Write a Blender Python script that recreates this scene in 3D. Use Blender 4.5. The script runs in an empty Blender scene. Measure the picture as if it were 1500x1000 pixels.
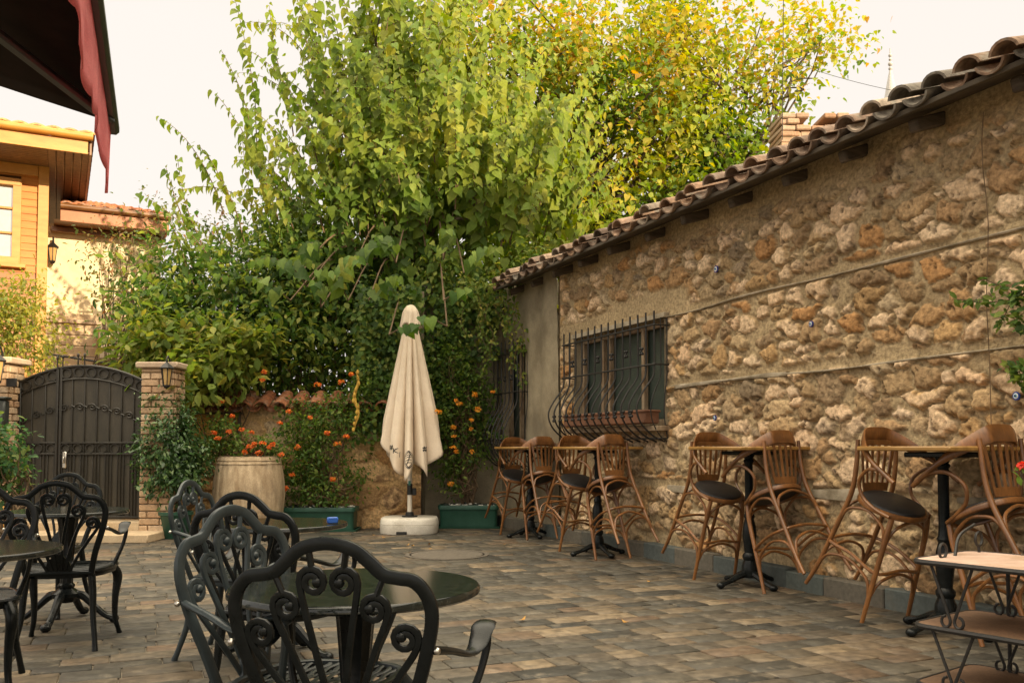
import bpy, math, random
import numpy as np
from mathutils import Vector, Matrix
R = math.radians
sc = bpy.context.scene
COL = sc.collection
rng = np.random.default_rng(7)
rnd = random.Random(5)

# ------------------------------------------------------------------ camera
FPX, PITCH, HOR, CAMZ = 1300.0, R(2.5), 655.0, 1.08
PY0 = HOR - FPX * math.tan(PITCH)
cam = bpy.data.cameras.new('camera')
cam_ob = bpy.data.objects.new('camera', cam)
COL.objects.link(cam_ob)
cam.sensor_width = 36.0
cam.lens = FPX / 1500 * 36.0
cam.shift_y = (PY0 - 500) / 1500
cam.clip_start, cam.clip_end = 0.05, 3000
cam_ob.location = (0, 0, CAMZ)
cam_ob.rotation_euler = (R(90) + PITCH, 0, 0)
sc.camera = cam_ob

# ------------------------------------------------------------------ light
SUN_EL, SUN_H = R(14), Vector((0.68, -0.73, 0)).normalized()
TOSUN = Vector((SUN_H.x * math.cos(SUN_EL), SUN_H.y * math.cos(SUN_EL), math.sin(SUN_EL)))
world = bpy.data.worlds.new('World')
sc.world = world
world.use_nodes = True
wn, wl = world.node_tree.nodes, world.node_tree.links
bgn = wn['Background']
sky = wn.new('ShaderNodeTexSky')
sky.sky_type = 'NISHITA'
sky.sun_disc = False
sky.sun_elevation = SUN_EL
sky.sun_rotation = math.atan2(SUN_H.x, SUN_H.y)
sky.dust_density = 6.0
sky.ozone_density = 0.6
wm = wn.new('ShaderNodeMix'); wm.data_type = 'RGBA'
wm.inputs[0].default_value = 0.88
wv_ = wn.new('ShaderNodeMix'); wv_.data_type = 'RGBA'     # bright hazy veil over the clear sky: cream low down, warmer overhead
wv_.inputs[6].default_value = (9.7, 8.95, 8.2, 1); wv_.inputs[7].default_value = (10.2, 8.9, 6.7, 1)
wl.new(wv_.outputs[2], wm.inputs[7])
wl.new(sky.outputs[0], wm.inputs[6])
wl.new(wm.outputs[2], bgn.inputs[0])
# a hazy sky is brighter overhead than near the horizon
wtc, wsp = wn.new('ShaderNodeTexCoord'), wn.new('ShaderNodeSeparateXYZ')
wmr = wn.new('ShaderNodeMapRange'); wmr.interpolation_type = 'SMOOTHSTEP'
wl.new(wtc.outputs['Generated'], wsp.inputs[0]); wl.new(wsp.outputs[2], wmr.inputs[0])
wmr.inputs[1].default_value, wmr.inputs[2].default_value = 0.46, 0.9
wmr.inputs[3].default_value, wmr.inputs[4].default_value = 0.0735, 0.365
wl.new(wmr.outputs[0], bgn.inputs[1])
wm2 = wn.new('ShaderNodeMapRange'); wl.new(wsp.outputs[2], wm2.inputs[0])
wm2.inputs[1].default_value, wm2.inputs[2].default_value = 0.42, 0.7
wl.new(wm2.outputs[0], wv_.inputs[0])
sun = bpy.data.lights.new('sun', 'SUN')
sun.energy = 5.0
sun.angle = R(0.6)
sun.color = (1.0, 0.79, 0.52)
sun_ob = bpy.data.objects.new('sun', sun)
COL.objects.link(sun_ob)
sun_ob.rotation_euler = TOSUN.to_track_quat('Z', 'Y').to_euler()
sun_ob.location = (20, -8, 20)
sc.view_settings.view_transform = 'Standard'
sc.view_settings.look = 'None'
sc.view_settings.gamma = 1
sc.view_settings.exposure = 0.66
try:
    sc.cycles.max_bounces = 8
    sc.cycles.transparent_max_bounces = 8
    sc.cycles.use_denoising = True
except Exception:
    pass

# ------------------------------------------------------------------ helpers
def V(*a): return Vector(a)
def ray(px, py):
    x, y = (px - 750) / FPX, -(py - PY0) / FPX
    return V(x, math.cos(PITCH) - y * math.sin(PITCH), math.sin(PITCH) + y * math.cos(PITCH))
def at(px, py, Y):
    r = ray(px, py); t = Y / r.y
    return V(r.x * t, Y, CAMZ + r.z * t)
def G(px, py, z=0.0):
    r = ray(px, py); t = (z - CAMZ) / r.z
    return V(r.x * t, r.y * t, z)
# stone building: s runs along its wall away from the camera, o out into the courtyard
WD, WN, WP0 = V(-0.395, 0.9186, 0), V(-0.9186, -0.395, 0), V(3.476, 4.0, 0)
def W(s, z, o=0.0): return WP0 + WD * s + WN * o + V(0, 0, z)
WROT = math.atan2(-WD.x, WD.y)

def tag(o, label=None, cat=None, group=None, kind=None):
    if label: o['label'] = label
    if cat: o['category'] = cat
    if group: o['group'] = group
    if kind: o['kind'] = kind
    return o
def thing(name, label, cat, loc=(0, 0, 0), rotz=0.0, group=None):
    o = bpy.data.objects.new(name, None)
    COL.objects.link(o)
    o.empty_display_size = 0.1
    o.location = loc; o.rotation_euler = (0, 0, rotz)
    return tag(o, label, cat, group)
def dup(root, loc, rot, label):
    r = root.copy(); COL.objects.link(r)
    r.location = loc; r.rotation_euler = rot if not isinstance(rot, (int, float)) else (0, 0, rot)
    r['label'] = label
    for ch in list(root.children):
        c = ch.copy(); COL.objects.link(c); c.parent = r
        for g in list(ch.children):
            d = g.copy(); COL.objects.link(d); d.parent = c
    return r

def cr(pts, n=6, closed=False):
    """Catmull-Rom through pts"""
    P = [Vector(p) for p in pts]
    out = []
    m = len(P)
    segs = m if closed else m - 1
    for i in range(segs):
        if closed:
            a, b, c, d = P[(i - 1) % m], P[i], P[(i + 1) % m], P[(i + 2) % m]
        else:
            a = P[i - 1] if i > 0 else P[0] * 2 - P[1]
            b, c = P[i], P[i + 1]
            d = P[i + 2] if i + 2 < m else P[-1] * 2 - P[-2]
        for k in range(n):
            t = k / n
            out.append(0.5 * ((2 * b) + (c - a) * t + (2 * a - 5 * b + 4 * c - d) * t * t + (3 * b - a - 3 * c + d) * t ** 3))
    if not closed: out.append(P[-1].copy())
    return out

class MB:
    def __init__(s): s.v, s.f, s.mi, s.m = [], [], [], 0
    def add(s, verts, faces):
        o = len(s.v)
        s.v += [tuple(p) for p in verts]
        s.f += [tuple(i + o for i in f) for f in faces]
        s.mi += [s.m] * len(faces)
        return s
    def box(s, c, size, rz=0.0, ch=0.004, M=None):
        h = [max(x / 2, 1e-4) for x in size]
        k = min(ch, min(h) * 0.6)
        vs, idx = [], {}
        for sx in (-1, 1):
            for sy in (-1, 1):
                for sz in (-1, 1):
                    for ax in range(3):
                        p = [sx * (h[0] - k), sy * (h[1] - k), sz * (h[2] - k)]
                        p[ax] = (sx, sy, sz)[ax] * h[ax]
                        idx[(sx, sy, sz, ax)] = len(vs); vs.append(p)
        fs = []
        for ax in range(3):
            o1, o2 = [a for a in range(3) if a != ax]
            for sg in (-1, 1):
                q = []
                for a, b in ((-1, -1), (1, -1), (1, 1), (-1, 1)):
                    t = [0, 0, 0]; t[ax] = sg; t[o1] = a; t[o2] = b
                    q.append(idx[(*t, ax)])
                if (sg > 0) == (ax == 1): q.reverse()
                fs.append(q)
        for ax in range(3):
            o1, o2 = [a for a in range(3) if a != ax]
            for a in (-1, 1):
                for b in (-1, 1):
                    t0 = [0, 0, 0]; t0[o1] = a; t0[o2] = b; t0[ax] = -1
                    t1 = list(t0); t1[ax] = 1
                    q = [idx[(*t0, o1)], idx[(*t1, o1)], idx[(*t1, o2)], idx[(*t0, o2)]]
                    fs.append(q)
        for sx in (-1, 1):
            for sy in (-1, 1):
                for sz in (-1, 1):
                    fs.append([idx[(sx, sy, sz, a)] for a in range(3)])
        if M is None:
            M = Matrix.Translation(Vector(c)) @ Matrix.Rotation(rz, 4, 'Z')
        return s.add([M @ Vector(p) for p in vs], fs)
    def beam(s, a, b, w, h, ch=0.004, up=(0, 0, 1)):
        a, b = Vector(a), Vector(b)
        t = (b - a).normalized(); u = Vector(up)
        x = t.cross(u).normalized(); u = x.cross(t)
        M = Matrix(((x.x, t.x, u.x, 0), (x.y, t.y, u.y, 0), (x.z, t.z, u.z, 0), (0, 0, 0, 1)))
        M = Matrix.Translation((a + b) / 2) @ M
        return s.box(None, (w, (b - a).length, h), ch=ch, M=M)
    def tube(s, pts, ra, rb=None, n=8, ref=None, closed=False, cap=True, sq=1.0):
        P = [Vector(p) for p in pts]; m = len(P)
        RA = ra if isinstance(ra, (list, tuple)) else [ra] * m
        RB = RA if rb is None else (rb if isinstance(rb, (list, tuple)) else [rb] * m)
        if len(RA) != m: RA = list(np.interp(np.linspace(0, 1, m), np.linspace(0, 1, len(RA)), RA))
        if len(RB) != m: RB = list(np.interp(np.linspace(0, 1, m), np.linspace(0, 1, len(RB)), RB))
        T = []
        for i in range(m):
            if closed: t = P[(i + 1) % m] - P[i - 1]
            else: t = P[min(i + 1, m - 1)] - P[max(i - 1, 0)]
            T.append(t.normalized() if t.length > 1e-9 else V(0, 0, 1))
        vs = []
        b = None
        for i in range(m):
            t = T[i]
            if ref is not None:
                b = Vector(ref)
            elif b is None:
                b = V(0, 0, 1) if abs(t.z) < 0.9 else V(1, 0, 0)
            b = b - t * b.dot(t)
            if b.length < 1e-6: b = V(1, 0, 0) - t * t.x
            b.normalize()
            a = t.cross(b)
            for k in range(n):
                an = 2 * math.pi * k / n
                cc_, ss_ = math.cos(an), math.sin(an)
                if sq != 1.0: cc_, ss_ = math.copysign(abs(cc_) ** sq, cc_), math.copysign(abs(ss_) ** sq, ss_)
                vs.append(P[i] + a * (cc_ * RA[i]) + b * (ss_ * RB[i]))
        fs = []
        for i in range(m if closed else m - 1):
            j = (i + 1) % m
            for k in range(n):
                l = (k + 1) % n
                fs.append((i * n + k, i * n + l, j * n + l, j * n + k))
        if cap and not closed:
            fs.append(tuple(reversed(range(n))))
            fs.append(tuple((m - 1) * n + k for k in range(n)))
        return s.add(vs, fs)
    def lathe(s, prof, c=(0, 0, 0), n=24, sy=1.0, flute=None):
        c = Vector(c); vs, fs = [], []
        for r, z in prof:
            for k in range(n):
                an = 2 * math.pi * k / n
                rr = r * (1 + (flute[1] * math.cos(flute[0] * an) if flute else 0))
                vs.append(c + V(rr * math.cos(an), rr * math.sin(an) * sy, z))
        m = len(prof)
        for i in range(m - 1):
            for k in range(n):
                l = (k + 1) % n
                fs.append((i * n + k, i * n + l, (i + 1) * n + l, (i + 1) * n + k))
        if prof[0][0] > 1e-4: fs.append(tuple(reversed(range(n))))
        if prof[-1][0] > 1e-4: fs.append(tuple((m - 1) * n + k for k in range(n)))
        return s.add(vs, fs)
    def ball(s, c, r, n=8, sz=1.0):
        pr = [(max(r * math.sin(math.pi * i / n), 1e-5), -r * sz * math.cos(math.pi * i / n)) for i in range(n + 1)]
        return s.lathe(pr, c, n + 2)
    def ring(s, c, rad, r, nx, n=20, k=6, rb=None):
        """ring whose axis is nx"""
        nx = Vector(nx).normalized()
        a = nx.orthogonal().normalized(); b = nx.cross(a); c = Vector(c)
        return s.tube([c + a * (rad * math.cos(2 * math.pi * i / n)) + b * (rad * math.sin(2 * math.pi * i / n)) for i in range(n)], r, rb, n=k, ref=nx, closed=True)
    def poly(s, pts, off):
        """extruded polygon"""
        off = Vector(off); n = len(pts); P = [Vector(p) for p in pts]
        fs = [tuple(range(n)), tuple(n + i for i in reversed(range(n)))]
        for i in range(n): fs.append((i, n + i, n + (i + 1) % n, (i + 1) % n))
        return s.add(P + [p + off for p in P], fs)
    def grid(s, fn, us, vs_):
        nu, nv = len(us), len(vs_)
        vv = [fn(u, v) for u in us for v in vs_]
        return s.add(vv, [(i * nv + j, i * nv + j + 1, (i + 1) * nv + j + 1, (i + 1) * nv + j) for i in range(nu - 1) for j in range(nv - 1)])
    def build(s, name, mat, parent=None, smooth=True, angle=40, fix=True):
        me = bpy.data.meshes.new(name)
        me.from_pydata(s.v, [], s.f)
        for m in (mat if isinstance(mat, (list, tuple)) else [mat]): me.materials.append(m)
        if any(s.mi): me.polygons.foreach_set('material_index', s.mi)
        if fix:
            import bmesh
            bm = bmesh.new(); bm.from_mesh(me)
            bmesh.ops.recalc_face_normals(bm, faces=bm.faces)
            bm.to_mesh(me); bm.free()
        if smooth:
            me.shade_smooth()
            me.set_sharp_from_angle(angle=R(angle))
        me.update()
        o = bpy.data.objects.new(name, me)
        COL.objects.link(o)
        if parent: o.parent = parent
        return o

def np_mesh(name, verts, faces, mat, parent=None, col=None, smooth=False):
    """verts (n,3), faces (m,k) all of one size, col (n,3) -> point colour attribute 'tint'"""
    me = bpy.data.meshes.new(name)
    verts = np.asarray(verts, np.float32); faces = np.asarray(faces, np.int32)
    n, (m, k) = len(verts), faces.shape
    me.vertices.add(n); me.vertices.foreach_set('co', verts.ravel())
    me.loops.add(m * k); me.loops.foreach_set('vertex_index', faces.ravel())
    me.polygons.add(m)
    me.polygons.foreach_set('loop_start', np.arange(0, m * k, k, dtype=np.int32))
    me.polygons.foreach_set('loop_total', np.full(m, k, np.int32))
    if smooth: me.polygons.foreach_set('use_smooth', np.ones(m, bool))
    me.update(calc_edges=True)
    me.validate()
    if col is not None:
        a = me.attributes.new('tint', 'FLOAT_COLOR', 'POINT')
        c4 = np.ones((n, 4), np.float32); c4[:, :3] = col
        a.data.foreach_set('color', c4.ravel())
    me.materials.append(mat)
    o = bpy.data.objects.new(name, me)
    COL.objects.link(o)
    if parent: o.parent = parent
    return o

# ------------------------------------------------------------------ materials
def mat(name, c1, c2=None, rough=0.6, scale=8.0, stretch=(1, 1, 1), bump=0.0, bscale=None, metal=0.0, spec=0.5, detail=6,
        attr=False, coat=0.0, trans=0.0, c3=None, fine=0.0, fscale=90.0, pos=(0.35, 0.65), bdist=0.01, generated=False):
    m = bpy.data.materials.new(name); m.use_nodes = True
    N, L = m.node_tree.nodes, m.node_tree.links
    b = N['Principled BSDF']
    tc = N.new('ShaderNodeTexCoord'); mp = N.new('ShaderNodeMapping')
    mp.inputs['Scale'].default_value = stretch
    L.new(tc.outputs['Object'], mp.inputs[0])
    nz = N.new('ShaderNodeTexNoise'); nz.inputs['Scale'].default_value = scale; nz.inputs['Detail'].default_value = detail
    nz.inputs['Roughness'].default_value = 0.62
    L.new(mp.outputs[0], nz.inputs['Vector'])
    col = None
    if attr:
        at_ = N.new('ShaderNodeAttribute'); at_.attribute_name = 'tint'
        col = at_.outputs['Color']
    elif c2 is not None:
        rp = N.new('ShaderNodeValToRGB')
        rp.color_ramp.elements[0].position, rp.color_ramp.elements[1].position = pos
        rp.color_ramp.elements[0].color = (*c1, 1); rp.color_ramp.elements[1].color = (*c2, 1)
        if c3 is not None:
            e = rp.color_ramp.elements.new(min(pos[1] + 0.12, 0.98)); e.color = (*c3, 1)
        L.new(nz.outputs[0], rp.inputs[0]); col = rp.outputs[0]
    if fine > 0:
        n2 = N.new('ShaderNodeTexNoise'); n2.inputs['Scale'].default_value = fscale; n2.inputs['Detail'].default_value = 5
        L.new(mp.outputs[0], n2.inputs['Vector'])
        mr = N.new('ShaderNodeMapRange'); mr.inputs[1].default_value = 0.3; mr.inputs[2].default_value = 0.7
        mr.inputs[3].default_value = 1 - fine; mr.inputs[4].default_value = 1 + fine
        L.new(n2.outputs[0], mr.inputs[0])
        mx = N.new('ShaderNodeMix'); mx.data_type = 'RGBA'; mx.blend_type = 'MULTIPLY'; mx.inputs[0].default_value = 1
        if col is None:
            mx.inputs[6].default_value = (*c1, 1)
        else: L.new(col, mx.inputs[6])
        L.new(mr.outputs[0], mx.inputs[7]); col = mx.outputs[2]
    if col is None: b.inputs['Base Color'].default_value = (*c1, 1)
    else: L.new(col, b.inputs['Base Color'])
    b.inputs['Roughness'].default_value = rough
    b.inputs['Metallic'].default_value = metal
    b.inputs['Specular IOR Level'].default_value = spec
    if coat: b.inputs['Coat Weight'].default_value = coat; b.inputs['Coat Roughness'].default_value = 0.15
    if bump > 0:
        bn = N.new('ShaderNodeBump'); bn.inputs['Strength'].default_value = bump; bn.inputs['Distance'].default_value = bdist
        n3 = N.new('ShaderNodeTexNoise'); n3.inputs['Scale'].default_value = bscale or scale * 3; n3.inputs['Detail'].default_value = 6
        L.new(mp.outputs[0], n3.inputs['Vector'])
        L.new(n3.outputs[0], bn.inputs['Height']); L.new(bn.outputs[0], b.inputs['Normal'])
    if trans > 0:
        tr = N.new('ShaderNodeBsdfTranslucent'); mxs = N.new('ShaderNodeMixShader'); mxs.inputs[0].default_value = trans
        if col is not None:
            hs = N.new('ShaderNodeHueSaturation'); hs.inputs['Saturation'].default_value = 1.15; hs.inputs['Value'].default_value = 1.5
            L.new(col, hs.inputs['Color']); L.new(hs.outputs[0], tr.inputs[0])
        else: tr.inputs[0].default_value = (*c1, 1)
        L.new(b.outputs[0], mxs.inputs[1]); L.new(tr.outputs[0], mxs.inputs[2])
        L.new(mxs.outputs[0], N['Material Output'].inputs[0])
    return m

M = {}
M['stone'] = mat('rubble_stone', (1, 1, 1), attr=True, rough=0.95, spec=0.2, fine=0.36, fscale=38, bump=0.8, bscale=70, bdist=0.010)
M['paver'] = mat('paver_stone', (1, 1, 1), attr=True, rough=0.62, spec=0.35, fine=0.42, fscale=17, bump=0.5, bscale=42, bdist=0.007)
M['joint'] = mat('paver_joint', (0.11, 0.095, 0.07), (0.22, 0.185, 0.14), rough=0.95, scale=12)
M['earth'] = mat('earth', (0.10, 0.085, 0.055), (0.16, 0.13, 0.08), rough=0.95, scale=2)
M['plaster'] = mat('grey_plaster', (0.20, 0.165, 0.11), (0.34, 0.29, 0.20), rough=0.95, scale=2.2, bump=0.4, bscale=40, fine=0.14, spec=0.2)
M['kerb'] = mat('kerb_stone', (1, 1, 1), attr=True, rough=0.8, fine=0.2, fscale=30, bump=0.3, bscale=40)
M['tile'] = mat('roof_tile', (1, 1, 1), attr=True, rough=0.9, spec=0.2, fine=0.4, fscale=22, bump=0.5, bscale=50)
M['old_wood'] = mat('weathered_wood', (0.055, 0.042, 0.03), (0.11, 0.085, 0.06), rough=0.9, scale=5, stretch=(1, 1, 6), bump=0.4)
M['band_wood'] = mat('lacing_timber', (0.19, 0.155, 0.10), (0.40, 0.34, 0.25), rough=0.9, scale=7, bump=0.5, bscale=60)
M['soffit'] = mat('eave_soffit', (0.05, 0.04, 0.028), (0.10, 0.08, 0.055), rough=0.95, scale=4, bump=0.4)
M['castblack'] = mat('cast_black_paint', (0.005, 0.0065, 0.0065), (0.010, 0.012, 0.0125), rough=0.27, scale=20, bump=0.16, bscale=90, spec=0.22, bdist=0.003)
M['castsheen'] = mat('cast_painted_sky_sheen', (0.022, 0.031, 0.035), (0.034, 0.046, 0.051), rough=0.38, scale=14, bump=0.14, bscale=90, spec=0.4, bdist=0.003)  # lighter copy of the black paint, sky sheen painted into its colour
M['granite'] = mat('polished_granite', (0.010, 0.013, 0.012), (0.034, 0.039, 0.034), rough=0.12, scale=38, spec=0.6, pos=(0.42, 0.75), fine=0.25, fscale=200)
M['iron'] = mat('wrought_iron', (0.009, 0.0085, 0.008), (0.018, 0.016, 0.014), rough=0.55, scale=30, bump=0.2)
M['bolt'] = mat('steel_bolt', (0.55, 0.52, 0.47), rough=0.3, metal=1.0)
M['bentwood'] = mat('bentwood_varnish', (0.11, 0.043, 0.012), (0.25, 0.103, 0.028), rough=0.36, scale=9, stretch=(1, 1, 0.3), spec=0.5, coat=0.25, bump=0.1, fine=0.2)
M['bartop'] = mat('bar_tabletop_wood', (0.22, 0.115, 0.028), (0.36, 0.20, 0.055), rough=0.4, scale=4, stretch=(8, 1, 1))
M['blackseat'] = mat('black_leatherette', (0.012, 0.012, 0.013), (0.02, 0.02, 0.02), rough=0.42, scale=30, bump=0.15, bscale=150)
M['green_plastic'] = mat('green_plastic', (0.012, 0.062, 0.038), (0.022, 0.085, 0.055), rough=0.45, scale=6, fine=0.15)
M['soil'] = mat('potting_soil', (0.02, 0.015, 0.01), (0.05, 0.038, 0.026), rough=1.0, scale=30, bump=0.8)
M['white_pebble'] = mat('white_pebble', (0.5, 0.48, 0.42), (0.65, 0.62, 0.55), rough=0.8)
M['dark_pebble'] = mat('dark_glass_pebble', (0.02, 0.03, 0.025), rough=0.25)
M['barrel'] = mat('old_barrel_oak', (0.29, 0.205, 0.12), (0.54, 0.42, 0.275), rough=0.9, scale=5, stretch=(2.4, 2.4, 0.5), bump=0.5, bscale=14, fine=0.25)
M['canvas'] = mat('cream_canvas', (0.70, 0.585, 0.45), (0.79, 0.68, 0.54), rough=0.95, scale=3, spec=0.1, fine=0.06, trans=0.12, bump=0.15, bscale=180)
M['ink'] = mat('black_print', (0.02, 0.02, 0.018), rough=0.8)
M['whiteplastic'] = mat('white_plastic', (0.55, 0.51, 0.43), (0.68, 0.64, 0.56), rough=0.5, scale=5, fine=0.12)
M['whitemetal'] = mat('white_painted_pole', (0.66, 0.60, 0.50), rough=0.4)
M['rubber'] = mat('black_rubber', (0.015, 0.015, 0.014), rough=0.6)
M['brick'] = None
M['cap'] = mat('cap_stone', (0.40, 0.29, 0.20), (0.54, 0.42, 0.30), rough=0.85, scale=4, fine=0.15)
M['gate'] = mat('gate_paint', (0.030, 0.026, 0.018), (0.056, 0.046, 0.031), rough=0.55, scale=3, stretch=(3, 3, 0.6), fine=0.3, bump=0.1)
M['gatebar'] = mat('gate_bar_paint', (0.018, 0.016, 0.012), (0.03, 0.026, 0.02), rough=0.45, scale=12)
M['lampglass'] = mat('amber_lamp_glass', (0.42, 0.26, 0.09), (0.5, 0.33, 0.13), rough=0.25, scale=6)
M['gardenwall'] = None
M['orange_plaster'] = mat('orange_plaster', (0.50, 0.235, 0.06), (0.64, 0.34, 0.10), rough=0.9, scale=3, fine=0.15, bump=0.2)
M['siding'] = mat('honey_siding', (0.42, 0.15, 0.02), (0.54, 0.215, 0.034), rough=0.5, scale=3, stretch=(0.6, 0.6, 8), fine=0.12)
M['siding_red'] = mat('reddish_siding', (0.30, 0.12, 0.045), (0.38, 0.165, 0.065), rough=0.55, scale=3, stretch=(0.6, 0.6, 8), fine=0.12)
M['trim'] = mat('honey_trim', (0.46, 0.19, 0.028), (0.56, 0.26, 0.05), rough=0.45, scale=3, stretch=(1, 1, 4), fine=0.1)
M['fascia_red'] = mat('red_brown_fascia', (0.33, 0.115, 0.04), (0.42, 0.16, 0.06), rough=0.5, scale=3, fine=0.15)
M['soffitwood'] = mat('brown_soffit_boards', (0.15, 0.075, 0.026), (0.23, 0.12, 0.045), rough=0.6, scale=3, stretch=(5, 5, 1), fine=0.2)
M['gutter'] = mat('brown_gutter', (0.12, 0.05, 0.016), (0.2, 0.09, 0.03), rough=0.35, scale=3)
M['cream'] = mat('cream_render', (0.60, 0.50, 0.31), (0.72, 0.62, 0.42), rough=0.95, scale=2.5, fine=0.07, bump=0.25, bscale=60)
M['blockstone'] = mat('pale_block_stone', (0.46, 0.34, 0.21), (0.60, 0.47, 0.31), rough=0.9, scale=3, fine=0.15)
M['blockjoint'] = mat('block_joint', (0.38, 0.28, 0.18), rough=0.95)
M['winglass'] = mat('window_glass', (0.62, 0.64, 0.62), (0.7, 0.72, 0.7), rough=0.06, spec=1.0, metal=0.65)
M['shutter'] = mat('dark_green_glazing', (0.026, 0.038, 0.032), (0.05, 0.068, 0.056), rough=0.35, scale=3, fine=0.3)
M['frame'] = mat('peeling_window_frame', (0.13, 0.075, 0.035), (0.34, 0.26, 0.17), rough=0.85, scale=7, stretch=(1, 1, 0.4), fine=0.2)
M['terracotta'] = mat('terracotta', (0.12, 0.052, 0.027), (0.20, 0.09, 0.048), rough=0.85, scale=6, fine=0.2)
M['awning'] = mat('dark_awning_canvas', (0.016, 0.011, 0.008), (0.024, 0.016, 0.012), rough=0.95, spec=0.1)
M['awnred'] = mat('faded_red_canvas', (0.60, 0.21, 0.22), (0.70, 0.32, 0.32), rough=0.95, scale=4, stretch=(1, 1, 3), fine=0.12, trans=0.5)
M['awnwhite'] = mat('white_print', (0.62, 0.52, 0.48), rough=0.9)
M['awnarm'] = mat('dark_alu_arm', (0.028, 0.032, 0.028), (0.05, 0.055, 0.048), rough=0.4, spec=0.5)
M['bark'] = mat('bark', (0.055, 0.04, 0.026), (0.12, 0.09, 0.06), rough=0.95, scale=8, stretch=(3, 3, 0.6), bump=0.6)
M['twig'] = mat('twig', (0.09, 0.058, 0.03), (0.17, 0.11, 0.06), rough=0.9, scale=10)
M['leaf'] = mat('leaf', (1, 1, 1), attr=True, rough=0.5, spec=0.22, trans=0.46, fine=0.18, fscale=30)
M['leaf_gloss'] = mat('glossy_leaf', (1, 1, 1), attr=True, rough=0.3, spec=0.5, trans=0.25, fine=0.15, fscale=30)
M['petal'] = mat('petal', (1, 1, 1), attr=True, rough=0.7, trans=0.35)
M['marble'] = mat('pinkish_worn_top', (0.40, 0.27, 0.20), (0.58, 0.42, 0.34), rough=0.5, scale=5, stretch=(1, 3, 1), fine=0.15, c3=(0.48, 0.31, 0.17))
M['brownshelf'] = mat('brown_worn_shelf', (0.11, 0.062, 0.035), (0.18, 0.105, 0.062), rough=0.6, scale=5, fine=0.25)
M['blue'] = mat('blue_bead_glass', (0.012, 0.04, 0.22), rough=0.12)
M['lightblue'] = mat('pale_blue_glass', (0.2, 0.42, 0.6), rough=0.15)
M['white'] = mat('white_glass', (0.75, 0.74, 0.7), rough=0.2)
M['black'] = mat('black_glass', (0.008, 0.008, 0.008), rough=0.2)
M['minaret'] = mat('minaret_stone', (0.48, 0.43, 0.36), (0.56, 0.5, 0.42), rough=0.8)
M['lead'] = mat('lead_spire', (0.36, 0.35, 0.34), (0.46, 0.44, 0.42), rough=0.6)
M['manhole'] = mat('manhole_iron', (0.075, 0.064, 0.05), (0.13, 0.11, 0.085), rough=0.75, scale=40, bump=0.6, bscale=60)

def dirt(m, scale, lo, hi, col, amount, seed=0.0):
    """patches of another colour of its own over a material (dirt, lichen, wear)"""
    N, L = m.node_tree.nodes, m.node_tree.links
    b = N['Principled BSDF']; src = b.inputs['Base Color'].links[0].from_socket
    tc = N.new('ShaderNodeTexCoord'); mp = N.new('ShaderNodeMapping'); mp.inputs['Location'].default_value = (seed, seed, seed)
    L.new(tc.outputs['Object'], mp.inputs[0])
    nz = N.new('ShaderNodeTexNoise'); nz.inputs['Scale'].default_value = scale; nz.inputs['Detail'].default_value = 8; nz.inputs['Roughness'].default_value = 0.68
    L.new(mp.outputs[0], nz.inputs['Vector'])
    mr = N.new('ShaderNodeMapRange'); mr.inputs[1].default_value = lo; mr.inputs[2].default_value = hi; mr.inputs[3].default_value = 0; mr.inputs[4].default_value = amount
    L.new(nz.outputs[0], mr.inputs[0])
    mx = N.new('ShaderNodeMix'); mx.data_type = 'RGBA'
    L.new(mr.outputs[0], mx.inputs[0]); L.new(src, mx.inputs[6]); mx.inputs[7].default_value = (*col, 1)
    L.new(mx.outputs[2], b.inputs['Base Color'])
dirt(M['paver'], 1.3, .46, .68, (.07, .062, .048), .38, 3.1)
dirt(M['paver'], 9.0, .56, .70, (.24, .20, .145), .5, 7.7)
dirt(M['tile'], 7.0, .52, .66, (.30, .28, .23), .65, 1.3)
dirt(M['tile'], 3.0, .54, .68, (.06, .05, .04), .6, 5.3)
dirt(M['stone'], 2.2, .54, .70, (.22, .155, .08), .35, 9.1)
dirt(M['barrel'], 4.0, .52, .72, (.16, .13, .095), .6, 2.2)
dirt(M['plaster'], 1.1, .50, .68, (.13, .11, .08), .6, 4.4)
dirt(M['marble'], 6.0, .54, .66, (.34, .22, .12), .6, 6.2)
dirt(M['whiteplastic'], 5.0, .55, .72, (.33, .28, .20), .5, 8.2)
dirt(M['canvas'], 2.5, .56, .74, (.50, .41, .30), .4, 1.9)
dirt(M['blockstone'], 3.0, .52, .7, (.30, .23, .15), .5, 2.9)
dirt(M['kerb'], 4.0, .54, .7, (.15, .12, .085), .4, 3.9)

# ------------------------------------------------------------------ noise + rubble masonry
def vnoise(x, y, seed):
    x = np.asarray(x); y = np.asarray(y)
    tab = np.random.default_rng(seed).random((256, 256)).astype(np.float32)
    xi, yi = np.floor(x).astype(int), np.floor(y).astype(int)
    fx, fy = x - xi, y - yi
    fx = fx * fx * (3 - 2 * fx); fy = fy * fy * (3 - 2 * fy)
    a = tab[xi % 256, yi % 256]; b = tab[(xi + 1) % 256, yi % 256]
    c = tab[xi % 256, (yi + 1) % 256]; d = tab[(xi + 1) % 256, (yi + 1) % 256]
    return (a * (1 - fx) + b * fx) * (1 - fy) + (c * (1 - fx) + d * fx) * fy
def fbm(x, y, seed, oc=4, gain=0.5):
    s, a, t = 0, 1.0, 0
    for i in range(oc):
        s = s + a * vnoise(x * 2 ** i, y * 2 ** i, seed + i); t += a; a *= gain
    return s / t
def sstep(a, b, x):
    t = np.clip((x - a) / (b - a), 0, 1); return t * t * (3 - 2 * t)

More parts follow.
